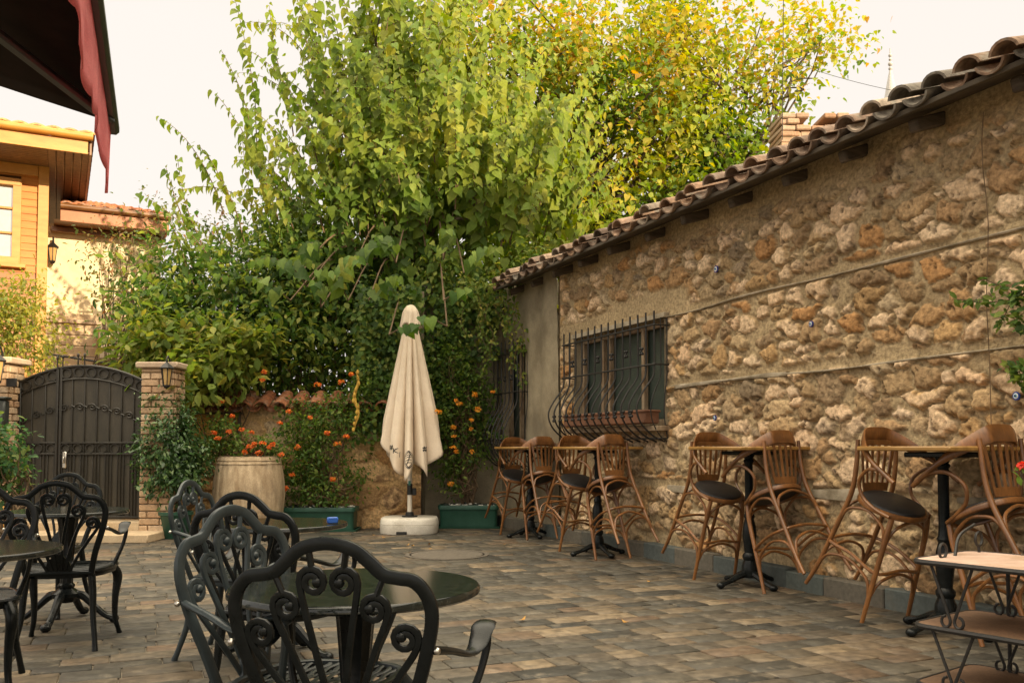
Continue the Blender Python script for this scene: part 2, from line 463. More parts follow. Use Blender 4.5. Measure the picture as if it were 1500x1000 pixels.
def rubble(name, su, zu, place, parent, seed, cw, chh, gap, relief, palette, mortar, holes=(), bands=(), flat=None, mat_=None, rowjit=0.35, soft=0.03, pit=1.0, pale=(0.58, 0.43, 0.285), thin=None):
    """rubble masonry as one displaced sheet; place(s, z, o) gives the world point"""
    su, zu = np.asarray(su), np.asarray(zu)
    S, Z = np.meshgrid(su, zu, indexing='ij')
    r = np.random.default_rng(seed)
    wx = S + 0.045 * (fbm(S * 6, Z * 6, seed + 1) - .5) * 2 + 0.018 * (vnoise(S * 26, Z * 26, seed + 5) - .5) * 2
    wz = Z + 0.045 * (fbm(S * 6 + 40, Z * 6, seed + 2) - .5) * 2 + 0.018 * (vnoise(S * 26 + 9, Z * 26, seed + 6) - .5) * 2
    wz = wz + 0.04 * (vnoise(S * 0.9, Z * 0.5, seed + 3) - .5)
    ni, nj = int((su[-1] - su[0]) / cw) + 8, int((zu[-1] - zu[0]) / chh) + 8
    s0, z0 = su[0] - 3 * cw, zu[0] - 3 * chh
    jx = r.uniform(-.38, .38, (ni, nj)); jz = r.uniform(-rowjit, rowjit, (ni, nj))
    wgt = r.uniform(0.55, 1.4, (ni, nj)); inset = r.uniform(0.3, 2.3, (ni, nj)) * gap
    asp = r.uniform(0.85, 1.5, (ni, nj)); hgt = r.uniform(0.45, 1.25, (ni, nj)); rot = r.uniform(-.5, .5, (ni, nj))
    ci = ((wx - s0) / cw).astype(int); cj = ((wz - z0) / chh).astype(int)
    F1 = np.full(S.shape, 9.0); F2 = np.full(S.shape, 9.0); I = np.zeros(S.shape, int)
    for di in range(-2, 3):
        for dj in range(-2, 3):
            a, b = np.clip(ci + di, 0, ni - 1), np.clip(cj + dj, 0, nj - 1)
            off = np.where(b % 2 == 0, 0.0, 0.5)
            px = s0 + (a + .5 + off + jx[a, b]) * cw; pz = z0 + (b + .5 + jz[a, b]) * chh
            dx, dz = (wx - px) / cw, (wz - pz) / chh
            cth, sth = np.cos(rot[a, b]), np.sin(rot[a, b])
            dx, dz = dx * cth + dz * sth, -dx * sth + dz * cth
            d = (np.abs(dx / asp[a, b]) ** 2.3 + np.abs(dz * asp[a, b]) ** 2.3) ** (1 / 2.3) / wgt[a, b]
            k = a * nj + b
            near = d < F1
            F2 = np.where(near, F1, np.minimum(F2, d)); I = np.where(near, k, I); F1 = np.where(near, d, F1)
    f = (F2 - F1) - inset.ravel()[I]
    if thin is not None: f = f - thin(S, Z)
    f = np.minimum(f, (0.66 - F1) * 1.2)
    m = sstep(0.0, soft, f + 0.08 * (fbm(S * 20, Z * 20, seed + 8, 4, .6) - .5))
    prof = sstep(0.0, 0.34, f)
    keep = np.ones(S.shape)
    for zb, hb, wob in bands:
        zz = zb + wob * (vnoise(S * 1.1, S * 0 + 3, seed + 11) - .5)
        keep *= 1 - sstep(hb + .03, hb, np.abs(Z - zz))
    if flat is not None: keep *= 1 - flat(S, Z)
    m, prof = m * keep, prof * keep
    rough = fbm(S * 14, Z * 14, seed + 20, 5, 0.6) - .5
    rough2 = fbm(S * 42, Z * 42, seed + 30, 3, 0.6) - .5
    O = relief * hgt.ravel()[I] * (0.85 * m + 0.45 * prof) + m * pit * (0.017 * rough + 0.014 * rough2) + (1 - m) * (0.012 * rough + 0.006 * rough2) + 0.03 * (vnoise(S * .8, Z * .8, seed + 50) - .5) - 0.016 * keep * np.exp(-((f - .0) / .055) ** 2)
    # colours of the stones and of the mortar; darker where pitted
    pal = np.array(palette); pi = r.integers(0, len(pal), ni * nj)
    base = pal[pi] * r.uniform(0.8, 1.15, (ni * nj, 1))
    C = base[I]
    broken = sstep(0.42, 0.62, fbm(S * 9, Z * 9, seed + 70, 3) + 0.25 * prof)
    pale = np.array(pale)
    rim = C * 0.84
    ispale = (r.random(ni * nj) < 0.45)[I] * 1.0
    bm = (broken * ispale)[..., None]
    C = rim * (1 - bm) + (C * 0.35 + pale * 0.75) * bm
    C = C * (0.8 + 0.5 * fbm(S * 30, Z * 30, seed + 80, 3))[..., None]
    hole = sstep(0.645, 0.73, fbm(S * 21, Z * 21, seed + 90, 3, .65)) * m
    O = O - 0.018 * hole * pit
    C = C * (1 - 0.62 * hole * pit)[..., None]
    mo = np.array(mortar) * (0.72 + 0.56 * fbm(S * 2.3, Z * 2.3, seed + 100, 4))[..., None]
    C = mo * (1 - m[..., None]) + C * m[..., None]
    ns, nz = S.shape
    P0 = np.array(place(0, 0, 0)); ds = np.array(place(1, 0, 0)) - P0; do = np.array(place(0, 0, 1)) - P0
    vts = P0 + S[..., None] * ds + O[..., None] * do + Z[..., None] * np.array([0, 0, 1.0])
    idx = np.arange(ns * nz).reshape(ns, nz)
    ok = np.ones((ns - 1, nz - 1), bool)
    sm, zm = (su[1:] + su[:-1]) / 2, (zu[1:] + zu[:-1]) / 2
    for a, b, c, d in holes:
        ok &= ~(((sm > a) & (sm < b))[:, None] & ((zm > c) & (zm < d))[None, :])
    q = np.stack([idx[:-1, :-1], idx[:-1, 1:], idx[1:, 1:], idx[1:, :-1]], -1)[ok]
    if np.cross(ds, [0, 0, 1]).dot(do) > 0: q = q[:, ::-1]
    return np_mesh(name, vts.reshape(-1, 3), q, mat_ or M['stone'], parent, C.reshape(-1, 3), smooth=True)

# ------------------------------------------------------------------ ground + paving
mb = MB()
mb.add([(-900, -900, -.03), (900, -900, -.03), (900, 900, -.03), (-900, 900, -.03)], [(0, 1, 2, 3)])
tag(mb.build('ground', M['earth'], smooth=False), kind='structure')
EX, EY = V(0.9186, 0.395, 0), V(-0.395, 0.9186, 0)      # paving courses run square to the stone wall
O0 = V(-0.5, 6.0, 0)
pr = np.random.default_rng(3)
vt, fc, cl = [], [], []
pal = np.array([(.080, .078, .066), (.105, .098, .078), (.15, .122, .084), (.19, .145, .09), (.26, .195, .115), (.175, .112, .065), (.052, .053, .048), (.125, .105, .078), (.085, .083, .072), (.17, .125, .078)])
ppr = np.array([.17, .15, .13, .10, .07, .05, .10, .09, .09, .05]); ppr /= ppr.sum()
e = -8.2
while e < 8.2:
    hh = pr.choice([.125, .165, .165, .205])
    x = -9.5 + pr.uniform(0, .2)
    while x < 9:
        ww = pr.choice([.13, .18, .225, .27, .32, .37], p=[.1, .2, .22, .22, .16, .1])
        c = O0 + EX * (x + ww / 2) + EY * (e + hh / 2)
        if -7.5 < c.x < 5 and -1.5 < c.y < 12.45 and (c.x - (5.16 - .43 * c.y)) < .25:
            g, bv = 0.0032, 0.0045
            zt = pr.normal(0, .0018) + .004
            tx, ty = pr.normal(0, .004), pr.normal(0, .004)
            o = len(vt)
            for ins, zz in ((g, -.012), (g, zt - .005), (g + bv, zt)):
                for sx, sy in ((-1, -1), (1, -1), (1, 1), (-1, 1)):
                    lx, ly = sx * (ww / 2 - ins), sy * (hh / 2 - ins)
                    p = c + EX * lx + EY * ly
                    vt.append((p.x, p.y, zz + (lx * tx + ly * ty if zz > -.01 else 0)))
            for k in range(4):
                l = (k + 1) % 4
                fc += [(o + k, o + l, o + 4 + l, o + 4 + k), (o + 4 + k, o + 4 + l, o + 8 + l, o + 8 + k)]
            fc.append((o + 8, o + 9, o + 10, o + 11))
            t = pal[pr.choice(len(pal), p=ppr)]; t = np.array((.70, .655, .59)) * (t * .68 + .32 * t.mean() * np.array((1.04, 1.0, .93))) * pr.uniform(.75, 1.12)
            cl += [t] * 12
        x += ww
    e += hh
tag(np_mesh('paving', vt, fc, M['paver'], None, np.array(cl)), kind='structure')
mb = MB(); a = 9.0
mb.add([(-8, -2, -.008), (6, -2, -.008), (6, 12.6, -.008), (-8, 12.6, -.008)], [(0, 1, 2, 3)])
tag(mb.build('paving_bed', M['joint'], smooth=False), kind='structure')

# ------------------------------------------------------------------ stone building on the right
bld = thing('stone_building', 'old rubble stone building with tiled eaves along the right side of the courtyard', 'building', (0, 0, 0))
WIN = (4.97, 6.86, 1.30, 2.33); DWIN = (8.25, 9.02, 1.02, 2.42)
STONEP = [(.45, .31, .165), (.42, .255, .12), (.39, .245, .125), (.47, .30, .14), (.37, .26, .15), (.50, .38, .235), (.32, .215, .12), (.44, .24, .10), (.46, .335, .19), (.30, .225, .145), (.41, .275, .145), (.45, .31, .165), (.48, .345, .20)]
su = np.concatenate([np.arange(-4.5, .7, .04), np.arange(.7, 7.36, .0125)])
zu = np.concatenate([np.arange(-.05, .1, .05), np.arange(.1, 3.42, .0125)])
def flatz(S, Z):
    top = sstep(2.98, 3.15, Z + .25 * (vnoise(S * 1.5, Z * 3, 77) - .5))          # plain mortar up under the eaves
    lin = sstep(.16, .08, np.abs(Z - 2.47 - .05 * np.sin((S - 4.6) * 2.2))) * sstep(4.5, 4.7, S) * sstep(7.4, 7.2, S)
    edge = sstep(7.22, 7.34, S)
    low = sstep(.62, .72, vnoise(S * 1.2, Z * 1.4, 78)) * sstep(1.3, .9, Z)
    return np.clip(np.maximum.reduce([top, lin, edge, low * .9]), 0, 1)
rubble('wall', su, zu, W, bld, 21, .21, .15, .070, .030, STONEP, (.37, .28, .162), thin=lambda S, Z: .035 * sstep(1.5, 2.2, Z) + .09 * (vnoise(S * 1.3, Z * 1.6, 501) - .48), holes=[WIN],
       bands=[(1.69, .022, .03), (2.36, .025, .03), (.73, .025, .03)], flat=flatz)
# plastered end of the same wall with the dark second window, then the return corner
def plast(s, z):
    w = 0.035 * (vnoise(s * 1.3, z * 1.1, 60) - .5) + .012 * (vnoise(s * 7, z * 7, 61) - .5)
    return W(s, z, .03 + float(w) + .05 * max(0, 1 - abs(s - 7.55) / .28))
ss = np.unique(np.concatenate([np.arange(7.30, 8.25, .06), [8.25], np.arange(8.25, 9.02, .08), [9.02], np.arange(9.02, 9.5, .06)]))
zz = np.unique(np.concatenate([np.arange(-.02, 1.02, .08), [1.02], np.arange(1.02, 2.42, .08), [2.42], np.arange(2.42, 3.4, .08)]))
mb = MB(); mb.grid(plast, ss, zz)
def inhole(f):
    c = sum((Vector(mb.v[i]) for i in f), V(0, 0, 0)) / len(f) - WP0
    s = c.dot(WD); return DWIN[0] < s < DWIN[1] and DWIN[2] < c.z < DWIN[3]
mb.f = [f for f in mb.f if not inhole(f)]; mb.mi = [0] * len(mb.f)
mb.build('plaster_wall', M['plaster'], bld)
# reveals, glazing
def reveal(w, name, m, dep=.17):
    a, b, c, d = w; r_ = MB()
    for q in (((a, c), (b, c)), ((b, c), (b, d)), ((b, d), (a, d)), ((a, d), (a, c))):
        (s1, z1), (s2, z2) = q
        r_.add([W(s1, z1, .045), W(s2, z2, .045), W(s2, z2, -dep), W(s1, z1, -dep)], [(0, 1, 2, 3)])
    return r_.build(name, m, bld, smooth=False)
reveal(WIN, 'window_reveal', M['plaster']); reveal(DWIN, 'window_reveal', M['plaster'])
def window(w, nm, stiles, label=None):
    a, b, c, d = w
    g = MB(); g.add([W(a, c, -.12), W(b, c, -.12), W(b, d, -.12), W(a, d, -.12)], [(0, 1, 2, 3)])
    wo = g.build('window', M['shutter'], bld, smooth=False)
    fr = MB()
    for s in [a + .03] + [a + (b - a) * k for k in stiles] + [b - .03]:
        fr.beam(W(s, c, -.075), W(s, d, -.075), .055, .05, up=WN)
    fr.beam(W(a, d - .03, -.072), W(b, d - .03, -.072), .05, .055)
    fr.beam(W(a, c + .03, -.072), W(b, c + .03, -.072), .05, .055)
    fr.build('window_frame', M['frame'], wo)
    return wo
window(WIN, 'window', (.29, .66, .74)); window(DWIN, 'window', (.5,))
sl = MB(); sl.beam(W(WIN[0] - .05, WIN[2] - .035, .06), W(WIN[1] + .05, WIN[2] - .035, .06), .2, .05)
sl.build('window_sill', M['frame'], bld)
hd = MB(); hd.beam(W(WIN[0] - .03, WIN[3] + .03, .03), W(WIN[1] + .04, WIN[3] + .03, .03), .07, .05); hd.build('lintel', M['band_wood'], bld)
# bulging wrought-iron cages
def cage(w, nb, parent):
    a, b, c, d = w; cg = MB()
    def prof(t):   # t 0 bottom .. 1 top  -> (z, o)
        zs = [(-.16, .06), (-.10, .20), (0.02, .33), (.16, .37), (.30, .30), (.44, .19), (.56, .17), (.80, .17), (1.0, .17)]
        return zs
    H = d - c
    pts = [(c + H * t, o) for t, o in prof(0)]
    ext = H * .06
    for k in range(nb):
        s = a - .02 + (b - a + .04) * k / (nb - 1)
        P = cr([W(s, z, o) for z, o in pts] + [W(s, d + ext, .17)], 5)
        cg.tube(P, .009, n=6)
    for z, o in ((c + H * .93, .17), (c + H * .56, .17), (c - H * .13, .13)):
        cg.beam(W(a - .05, z, o + .008), W(b + .05, z, o + .008), .012, .018)
        for s in (a - .03, b + .03): cg.beam(W(s, z, o), W(s, z, -.02), .012, .014)
    # side rails of the cage
    for s in (a - .025, b + .025):
        for o2 in (.03, .10):
            P = cr([W(s, c + H * t, min(o, max(o * (o2 / .17), .02))) for t, o in prof(0)], 4)
            cg.tube(P, .006, n=5)
    # little leaf rosettes
    for row, oo, n_ in ((.70, .175, (nb - 1) // 2), (.10, .36, nb - 2)):
        for k in range(n_):
            s = a + (b - a) * (k + .7) / (n_ + .4)
            z = c + H * row
            for q in range(4):
                an = math.pi / 4 + q * math.pi / 2
                cg.ball(W(s + .026 * math.cos(an), z + .034 * math.sin(an), oo), .016, 5)
            cg.ball(W(s, z, oo), .013, 5)
    return cg.build('window_grille', M['iron'], parent)
cage(WIN, 14, bld); cage(DWIN, 7, bld)
# flower trough behind the cage
wt = MB(); Hs = WIN
for off, hgt_ in ((.155, .12),):
    wt.beam(W(WIN[0] + .05, WIN[2] + .07, off), W(WIN[1] - .10, WIN[2] + .07, off), .17, hgt_, ch=.012)
    wt.beam(W(WIN[0] + .04, WIN[2] + .13, off), W(WIN[1] - .09, WIN[2] + .13, off), .195, .028, ch=.01)
tag(wt.build('window_box', M['terracotta']), 'long terracotta trough behind the bulging window grille', 'flower box')
# lacing timbers
def band(s0, s1, z0, z1, w, seed):
    b = MB(); n = 40; vs = []
    for i in range(n + 1):
        s = s0 + (s1 - s0) * i / n
        z = z0 + (z1 - z0) * i / n + .03 * (float(vnoise(s * 1.1, 3.0, seed)) - .5)
        ww = w * (.6 + .8 * float(vnoise(s * 4, 7.0, seed + 1)))
        for oo, dz in ((-.02, -ww), (.03, -ww * .9), (.036, 0), (.03, ww * .9), (-.02, ww)):
            vs.append(W(s, z + dz, oo + .008 * float(vnoise(s * 9, dz * 50, seed))))
    fs = [(i * 5 + k, i * 5 + k + 1, i * 5 + k + 6, i * 5 + k + 5) for i in range(n) for k in range(4)]
    b.add(vs, fs); b.build('lacing_timber', M['band_wood'], bld)
band(.2, 3.3, 1.675, 1.660, .009, 5); band(3.25, 4.93, 1.662, 1.655, .015, 5); band(-.5, 4.93, 2.35, 2.345, .008, 9)
band(4.5, 4.95, .70, .70, .028, 15); band(2.2, 3.35, .73, .72, .04, 25); band(.4, 1.7, .74, .74, .03, 35)
# kerb stones along the wall foot
mbk = []
kv, kf, kc = [], [], []
s = -4.0
while s < 9.3:
    l = pr.uniform(.3, .62); k = MB()
    hgt_ = .14 + pr.uniform(-.008, .012)
    k.beam(W(s + .003, hgt_ / 2 - .02, .045 + pr.uniform(0, .006)), W(min(s + l, 9.35) - .003, hgt_ / 2 - .02, .05), .14, hgt_ + .04, ch=.008)
    o = len(kv); kv += k.v
    for f in k.f: kf.append(tuple(i + o for i in f) if len(f) == 4 else (f[0] + o, f[1] + o, f[2] + o, f[2] + o))
    t = np.array(((.075, .088, .08), (.10, .098, .082), (.125, .11, .085), (.085, .10, .095))[pr.integers(4)]) * pr.uniform(.75, 1.15)
    kc += [t] * len(k.v); s += l
def mixmesh(name, v, f, c, m, parent=None, smooth=False, angle=40):
    b = MB(); b.v = v; b.f = [tuple(dict.fromkeys(q)) for q in f]; b.mi = [0] * len(f)
    o = b.build(name, m, parent, smooth=smooth, angle=angle)
    a_ = o.data.attributes.new('tint', 'FLOAT_COLOR', 'POINT')
    c4 = np.ones((len(v), 4), np.float32); c4[:, :3] = np.array(c)
    a_.data.foreach_set('color', c4.ravel())
    return o
mixmesh('kerb', kv, kf, kc, M['kerb'], bld)
# eaves: soffit, fascia, rafter ends
EO, EZ, SLOPE, S1 = .40, 3.16, .30, 8.55
b = MB()
b.add([W(-4.5, EZ - .005, EO - .04), W(S1, EZ - .005, EO - .04), W(S1, EZ + .13, -.03), W(-4.5, EZ + .13, -.03)], [(0, 1, 2, 3)])
b.beam(W(-4.5, EZ + .004, EO - .03), W(S1, EZ + .004, EO - .03), .02, .034)
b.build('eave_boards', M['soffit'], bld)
s = -3.6
while s < 8.4:
    b = MB(); j = pr.uniform(-.03, .03)
    b.beam(W(s + j, EZ - .05, EO - .15 + pr.uniform(-.06, .02)), W(s, EZ + .05, -.05), .075, .085, ch=.012)
    b.build('rafter', M['old_wood'], bld); s += .66 + pr.uniform(-.06, .06)
# roof tiles: barrel tiles over troughs, laid in rows from the eave up
tv, tf, tc_ = [], [], []
def tile_arc(p, axis, side, up, L, r0, r1, th, sgn, col, n=8):
    o = len(tv); m = n + 1
    for t, rr in ((0, r0), (1, r1)):
        for q in (rr, rr - th):
            for k in range(m):
                an = math.pi * (.06 + .88 * k / n)
                tv.append(tuple(p + axis * (L * t) + side * (q * math.cos(an)) + up * (sgn * q * math.sin(an) * .85)))
                tc_.append(col)
    A, B, C, D = o, o + m, o + 2 * m, o + 3 * m
    for k in range(n):
        tf.append((A + k, A + k + 1, C + k + 1, C + k)); tf.append((B + k, D + k, D + k + 1, B + k + 1))
        tf.append((A + k, B + k, B + k + 1, A + k + 1)); tf.append((C + k, C + k + 1, D + k + 1, D + k))
    tf.append((A, C, D, B)); tf.append((A + n, B + n, D + n, C + n))
TP = np.array([(.26, .17, .115), (.31, .22, .155), (.21, .145, .105), (.36, .285, .215), (.19, .165, .135), (.28, .175, .11)])
AX = (WN * -1 + V(0, 0, SLOPE)).normalized(); UPV = AX.cross(WD).normalized()
if UPV.z < 0: UPV = -UPV
pitch = .245
for row in range(11):
    lo = row > 2
    s = -4.4
    while s < S1:
        c = TP[pr.integers(len(TP))] * pr.uniform(.75, 1.2)
        lich = pr.uniform(.8, 1.1)
        base = W(s, EZ + .03, EO) + AX * (row * .36) + UPV * (row * .004)
        jx = pr.normal(0, .008); jr = pr.normal(0, .02)
        tl = (AX + WD * pr.normal(0, .045)).normalized()
        tile_arc(base + WD * (pitch / 2 + jx) + UPV * .05 - AX * (pr.uniform(-.02, .03)), tl, WD, UPV, .44, .098, .080, .016, -1, c * .8, 4 if lo else 8)
        tile_arc(base + WD * jx + UPV * (.035 + pr.uniform(-.004, .022)) - AX * pr.uniform(-.05, .06), (AX + WD * pr.normal(0, .035) + UPV * .02).normalized(), WD, UPV, .45, .096, .074, .017, 1, c * lich, 4 if lo else 8)
        s += pitch
mixmesh('roof_tiles', tv, tf, tc_, M['tile'], bld, smooth=True, angle=50)
# ridge, far slope, end walls so that the house is a solid
b = MB()
rp = 4.0
Rz = EZ + .02 + rp * SLOPE
def Q(s, z, o): return W(s, z, o)
b.add([Q(-4.5, EZ + .0, EO - .06), Q(S1, EZ + .0, EO - .06), Q(S1, Rz, EO - rp), Q(-4.5, Rz, EO - rp), Q(-4.5, EZ, EO - 2 * rp), Q(S1, EZ, EO - 2 * rp)],
      [(0, 1, 2, 3), (3, 2, 5, 4)])
b.build('roof_deck', M['soffit'], bld, smooth=False)
b = MB()
for s_ in (-4.5, 9.4):
    b.add([Q(s_, -.05, -.06), Q(s_, 3.3, -.06), Q(s_, Rz - .1, EO - rp), Q(s_, EZ - .05, EO - 2 * rp + .4), Q(s_, -.05, EO - 2 * rp + .4)], [(0, 1, 2, 3, 4)])
b.add([Q(-4.5, -.05, EO - 2 * rp + .4), Q(9.4, -.05, EO - 2 * rp + .4), Q(9.4, EZ - .05, EO - 2 * rp + .4), Q(-4.5, EZ - .05, EO - 2 * rp + .4)], [(0, 1, 2, 3)])
b.build('end_wall', M['plaster'], bld, smooth=False)
# unseen block added beside and behind the viewpoint to shade the courtyard
b = MB(); TW = 6.4
for (s0_, o0_), (s1_, o1_) in (((-1.6, -.30), (-22, -.30)), ((-22, -.30), (-22, -7)), ((-22, -7), (-1.6, -7)), ((-1.6, -7), (-1.6, -.30))):
    b.add([W(s0_, -.05, o0_), W(s1_, -.05, o1_), W(s1_, TW, o1_), W(s0_, TW, o0_)], [(0, 1, 2, 3)])
b.add([W(-1.2, TW - .1, .2), W(-22.4, TW - .1, .2), W(-22.4, TW + 1.0, -3.6), W(-1.2, TW + 1.0, -3.6), W(-22.4, TW - .1, -7.4), W(-1.2, TW - .1, -7.4)], [(0, 1, 2, 3), (3, 2, 4, 5), (0, 3, 5), (1, 4, 2)])
b.build('unseen_sun_block', M['plaster'], bld, smooth=False)
# evil-eye beads on the wall
for (px, py, rr, lab) in ((1057, 395, .028, 'largest blue eye bead hung high on the stone wall under the eaves'), (1197, 475, .021, 'small blue eye bead on the stone wall between the two timber bands'),
                     (1055, 612, .020, 'small blue eye bead low on the stone wall beside the grilled window'), (1499, 580, .022, 'blue eye bead on the stone wall at the right edge, below the lower band')):
    r_ = ray(px, py); k = 5.196 - 0.04
    Y = (5.196) / (r_.x / r_.y + .43); p = at(px, py, Y) + WN * .055
    t = thing('eye_bead', lab, 'bead', tuple(p), 0, 'blue eye beads on the stone wall')
    f = WN
    for i, (q, mm, nm) in enumerate(((1, 'blue', 'outer_ring'), (.66, 'white', 'white_ring'), (.46, 'lightblue', 'iris'), (.24, 'black', 'pupil'))):
        b = MB(); n = 20; u = WD; z = V(0, 0, 1.15)
        b.poly([u * (rr * q * math.cos(2 * math.pi * j / n)) + z * (rr * q * math.sin(2 * math.pi * j / n)) + f * (.008 + i * .003 - .012) for j in range(n)], f * .012)
        b.build(nm, M[mm], t)

# ------------------------------------------------------------------ garden wall, back wall, gate and pillars
GW = 11.9
gw = thing('garden_wall', 'low golden stone garden wall with a curved clay tile coping between gate pillar and umbrella', 'wall', (0, 0, 0))
def GP(s, z, o=0.0): return V(s, GW - o, z)
GSTONE = [(.44, .27, .125), (.50, .33, .17), (.40, .22, .09), (.47, .35, .21), (.36, .22, .115)]
rubble('wall', np.arange(-5.2, -1.2, .016), np.arange(-.05, 1.72, .016), GP, gw, 55, .42, .30, .05, .02, GSTONE, (.48, .315, .145), pit=.45, pale=(.62, .42, .21), holes=[(-4.45, -3.63, 1.02, 1.52)])
b = MB(); b.add([(-5.2, GW + .03, -.1), (-1.2, GW + .03, -.1), (-1.2, GW + .34, -.1), (-5.2, GW + .34, -.1), (-5.2, GW + .03, 1.66), (-1.2, GW + .03, 1.66), (-1.2, GW + .34, 1.66), (-5.2, GW + .34, 1.66)], [(3, 2, 6, 7), (4, 5, 6, 7), (0, 3, 7, 4), (1, 2, 6, 5)])
b.build('wall_core', M['plaster'], gw, smooth=False)
b = MB(); b.box((-4.04, GW + .045, 1.27), (.82, .04, .52))
b.build('niche_panel', M['orange_plaster'], gw)
b = MB()
b.box((-3.645, GW - .012, 1.26), (.03, .07, .55)); b.box((-4.06, GW - .014, 1.535), (.90, .08, .03))
b.build('niche_frame', M['old_wood'], gw)
tv, tf, tc_ = [], [], []
x = -5.15; up = V(0, -.62, 1).normalized(); ax = V(0, 1, .42).normalized()
CT = np.array([(.30, .115, .055), (.36, .15, .075), (.26, .10, .05), (.33, .14, .08)])
while x < -1.25:
    c = CT[pr.integers(4)] * pr.uniform(.8, 1.15)
    tile_arc(V(x + pr.normal(0, .006), GW - .20 - pr.uniform(0, .03), 1.60), ax, V(1, 0, 0), V(0, -.39, .92), .50, .105, .085, .018, 1, c, 8)
    tile_arc(V(x + .115, GW - .17, 1.625), ax, V(1, 0, 0), V(0, -.39, .92), .50, .10, .085, .018, -1, c * .8, 8)
    x += .23
mixmesh('coping_tiles', tv, tf, tc_, M['tile'], gw, smooth=True, angle=50)

bw = thing('plaster_wall', 'tall stained plaster wall in the back corner behind the right planter', 'wall', (0, 0, 0))
def BP(x, z):
    return V(x, 12.35 + .04 * float(vnoise(x * 1.5, z * 1.2, 91)) - (.05 if z < .95 else 0) + .02 * float(vnoise(x * 7, z * 6, 92)), z)
b = MB(); b.grid(BP, np.arange(-1.35, .02, .06), np.concatenate([np.arange(-.05, .94, .07), [.945, .955], np.arange(1.0, 3.3, .07)]))
b.build('wall', M['plaster'], bw)
b = MB(); b.box((-1.28, 12.25, 1.55), (.16, .5, 3.3)); b.build('wall_end', M['plaster'], bw)
b = MB(); b.box((-.62, 12.48, 3.30), (1.5, .32, .08)); b.build('wall_top', M['soffit'], bw)

def brick_pillar(x0, x1, y0, y1, h, label, capz=.07, seed=1):
    t = thing('brick_pillar', label, 'pillar', ((x0 + x1) / 2, (y0 + y1) / 2, 0), 0, 'brick gate pillars')
    cx, cy = (x0 + x1) / 2, (y0 + y1) / 2
    w, d = x1 - x0, y1 - y0
    r_ = np.random.default_rng(seed)
    b = MB(); b.box((0, 0, h / 2), (w - .026, d - .026, h), ch=.003); b.build('mortar_core', M['blockjoint'], t)
    v, f, c = [], [], []
    z = .0; row = 0
    while z < h - .03:
        hh = min(.082, h - z)
        for side in range(4):
            ln = w if side % 2 == 0 else d
            x = -ln / 2 - (.11 if row % 2 else 0)
            while x < ln / 2 - .01:
                l = r_.uniform(.20, .25); a0, a1 = max(x, -ln / 2), min(x + l - .014, ln / 2)
                x += l
                if a1 - a0 < .03: continue
                k = MB(); dep = .03 + r_.uniform(-.004, .005)
                mid = (a0 + a1) / 2
                if side == 0: k.box((mid, -d / 2, z + hh / 2), (a1 - a0, dep, hh - .014), ch=.007)
                elif side == 1: k.box((w / 2, mid, z + hh / 2), (dep, a1 - a0 - .03, hh - .014), ch=.007)
                elif side == 2: k.box((mid, d / 2, z + hh / 2), (a1 - a0, dep, hh - .014), ch=.007)
                else: k.box((-w / 2, mid, z + hh / 2), (dep, a1 - a0 - .03, hh - .014), ch=.007)
                o = len(v); v += k.v
                f += [tuple(i + o for i in q) for q in k.f]
                col = np.array(((.52, .36, .22), (.48, .32, .19), (.56, .41, .27), (.46, .29, .17))[r_.integers(4)]) * r_.uniform(.85, 1.12)
                c += [col] * len(k.v)
        z += hh; row += 1
    mixmesh('brickwork', v, f, c, M['kerb'], t)
    b = MB(); b.box((0, 0, h + capz / 2 + .002), (w + .12, d + .12, capz), ch=.012); b.build('cap_stone', M['cap'], t)
    return t
GY = 10.75
brick_pillar(-4.40, -4.02, GY - .22, GY + .12, 2.02, 'tan brick gate pillar to the right of the gate, ficus at its foot', seed=4)
brick_pillar(-6.6, -5.99, GY - .22, GY + .12, 2.08, 'tan brick gate pillar cut by the left edge of the photo, left of the gate', seed=9)
def lantern(p, label, s=1.0, arm=V(0, .1, 0), name='wall_lantern'):
    t = thing(name, label, 'lantern', tuple(p), 0)
    b = MB(); n = 6
    b.lathe([(.035 * s, -.11 * s), (.058 * s, .075 * s)], n=n); b.build('lamp_glass', M['lampglass'], t, smooth=False)
    b = MB()
    b.lathe([(.0, .20 * s), (.012 * s, .175 * s), (.012 * s, .15 * s), (.03 * s, .135 * s), (.085 * s, .085 * s), (.08 * s, .075 * s), (.0, .075 * s)], n=n)
    b.lathe([(.0, -.15 * s), (.02 * s, -.14 * s), (.042 * s, -.118 * s), (.042 * s, -.105 * s), (0, -.105 * s)], n=n)
    for k in range(n):
        an = 2 * math.pi * k / n
        b.tube([V(.037 * s * math.cos(an), .037 * s * math.sin(an), -.11 * s), V(.06 * s * math.cos(an), .06 * s * math.sin(an), .078 * s)], .006 * s, n=4)
    b.tube(cr([V(0, 0, .19 * s), arm * .4 + V(0, 0, .22 * s), arm + V(0, 0, .10 * s), arm + V(0, 0, -.02)], 4), .009 * s, n=6)
    b.build('lantern_frame', M['iron'], t, smooth=False)
    return t
lantern(at(244, 550, GY - .36), 'black wall lantern with amber glass on the right gate pillar', 1.05, V(0, .13, 0))
lantern(at(-4, 541, GY - .36), 'black wall lantern on the left gate pillar, cut by the photo edge', 1.25, V(0, .13, 0))
p = at(17, 560, GY - .25); b = MB(); b.box(tuple(p), (.12, .02, .10)); tag(b.build('plaque', M['iron']), 'small dark square plaque on the left gate pillar', 'plaque')
p = at(3, 604, GY - .30); b = MB(); b.box((p.x - .08, p.y, p.z), (.28, .12, .30), ch=.02); b.box((p.x - .08, p.y - .01, p.z + .17), (.32, .15, .03), ch=.01)
tag(b.build('mailbox', M['awnarm']), 'grey metal mailbox on the left gate pillar below the plaque', 'mailbox')
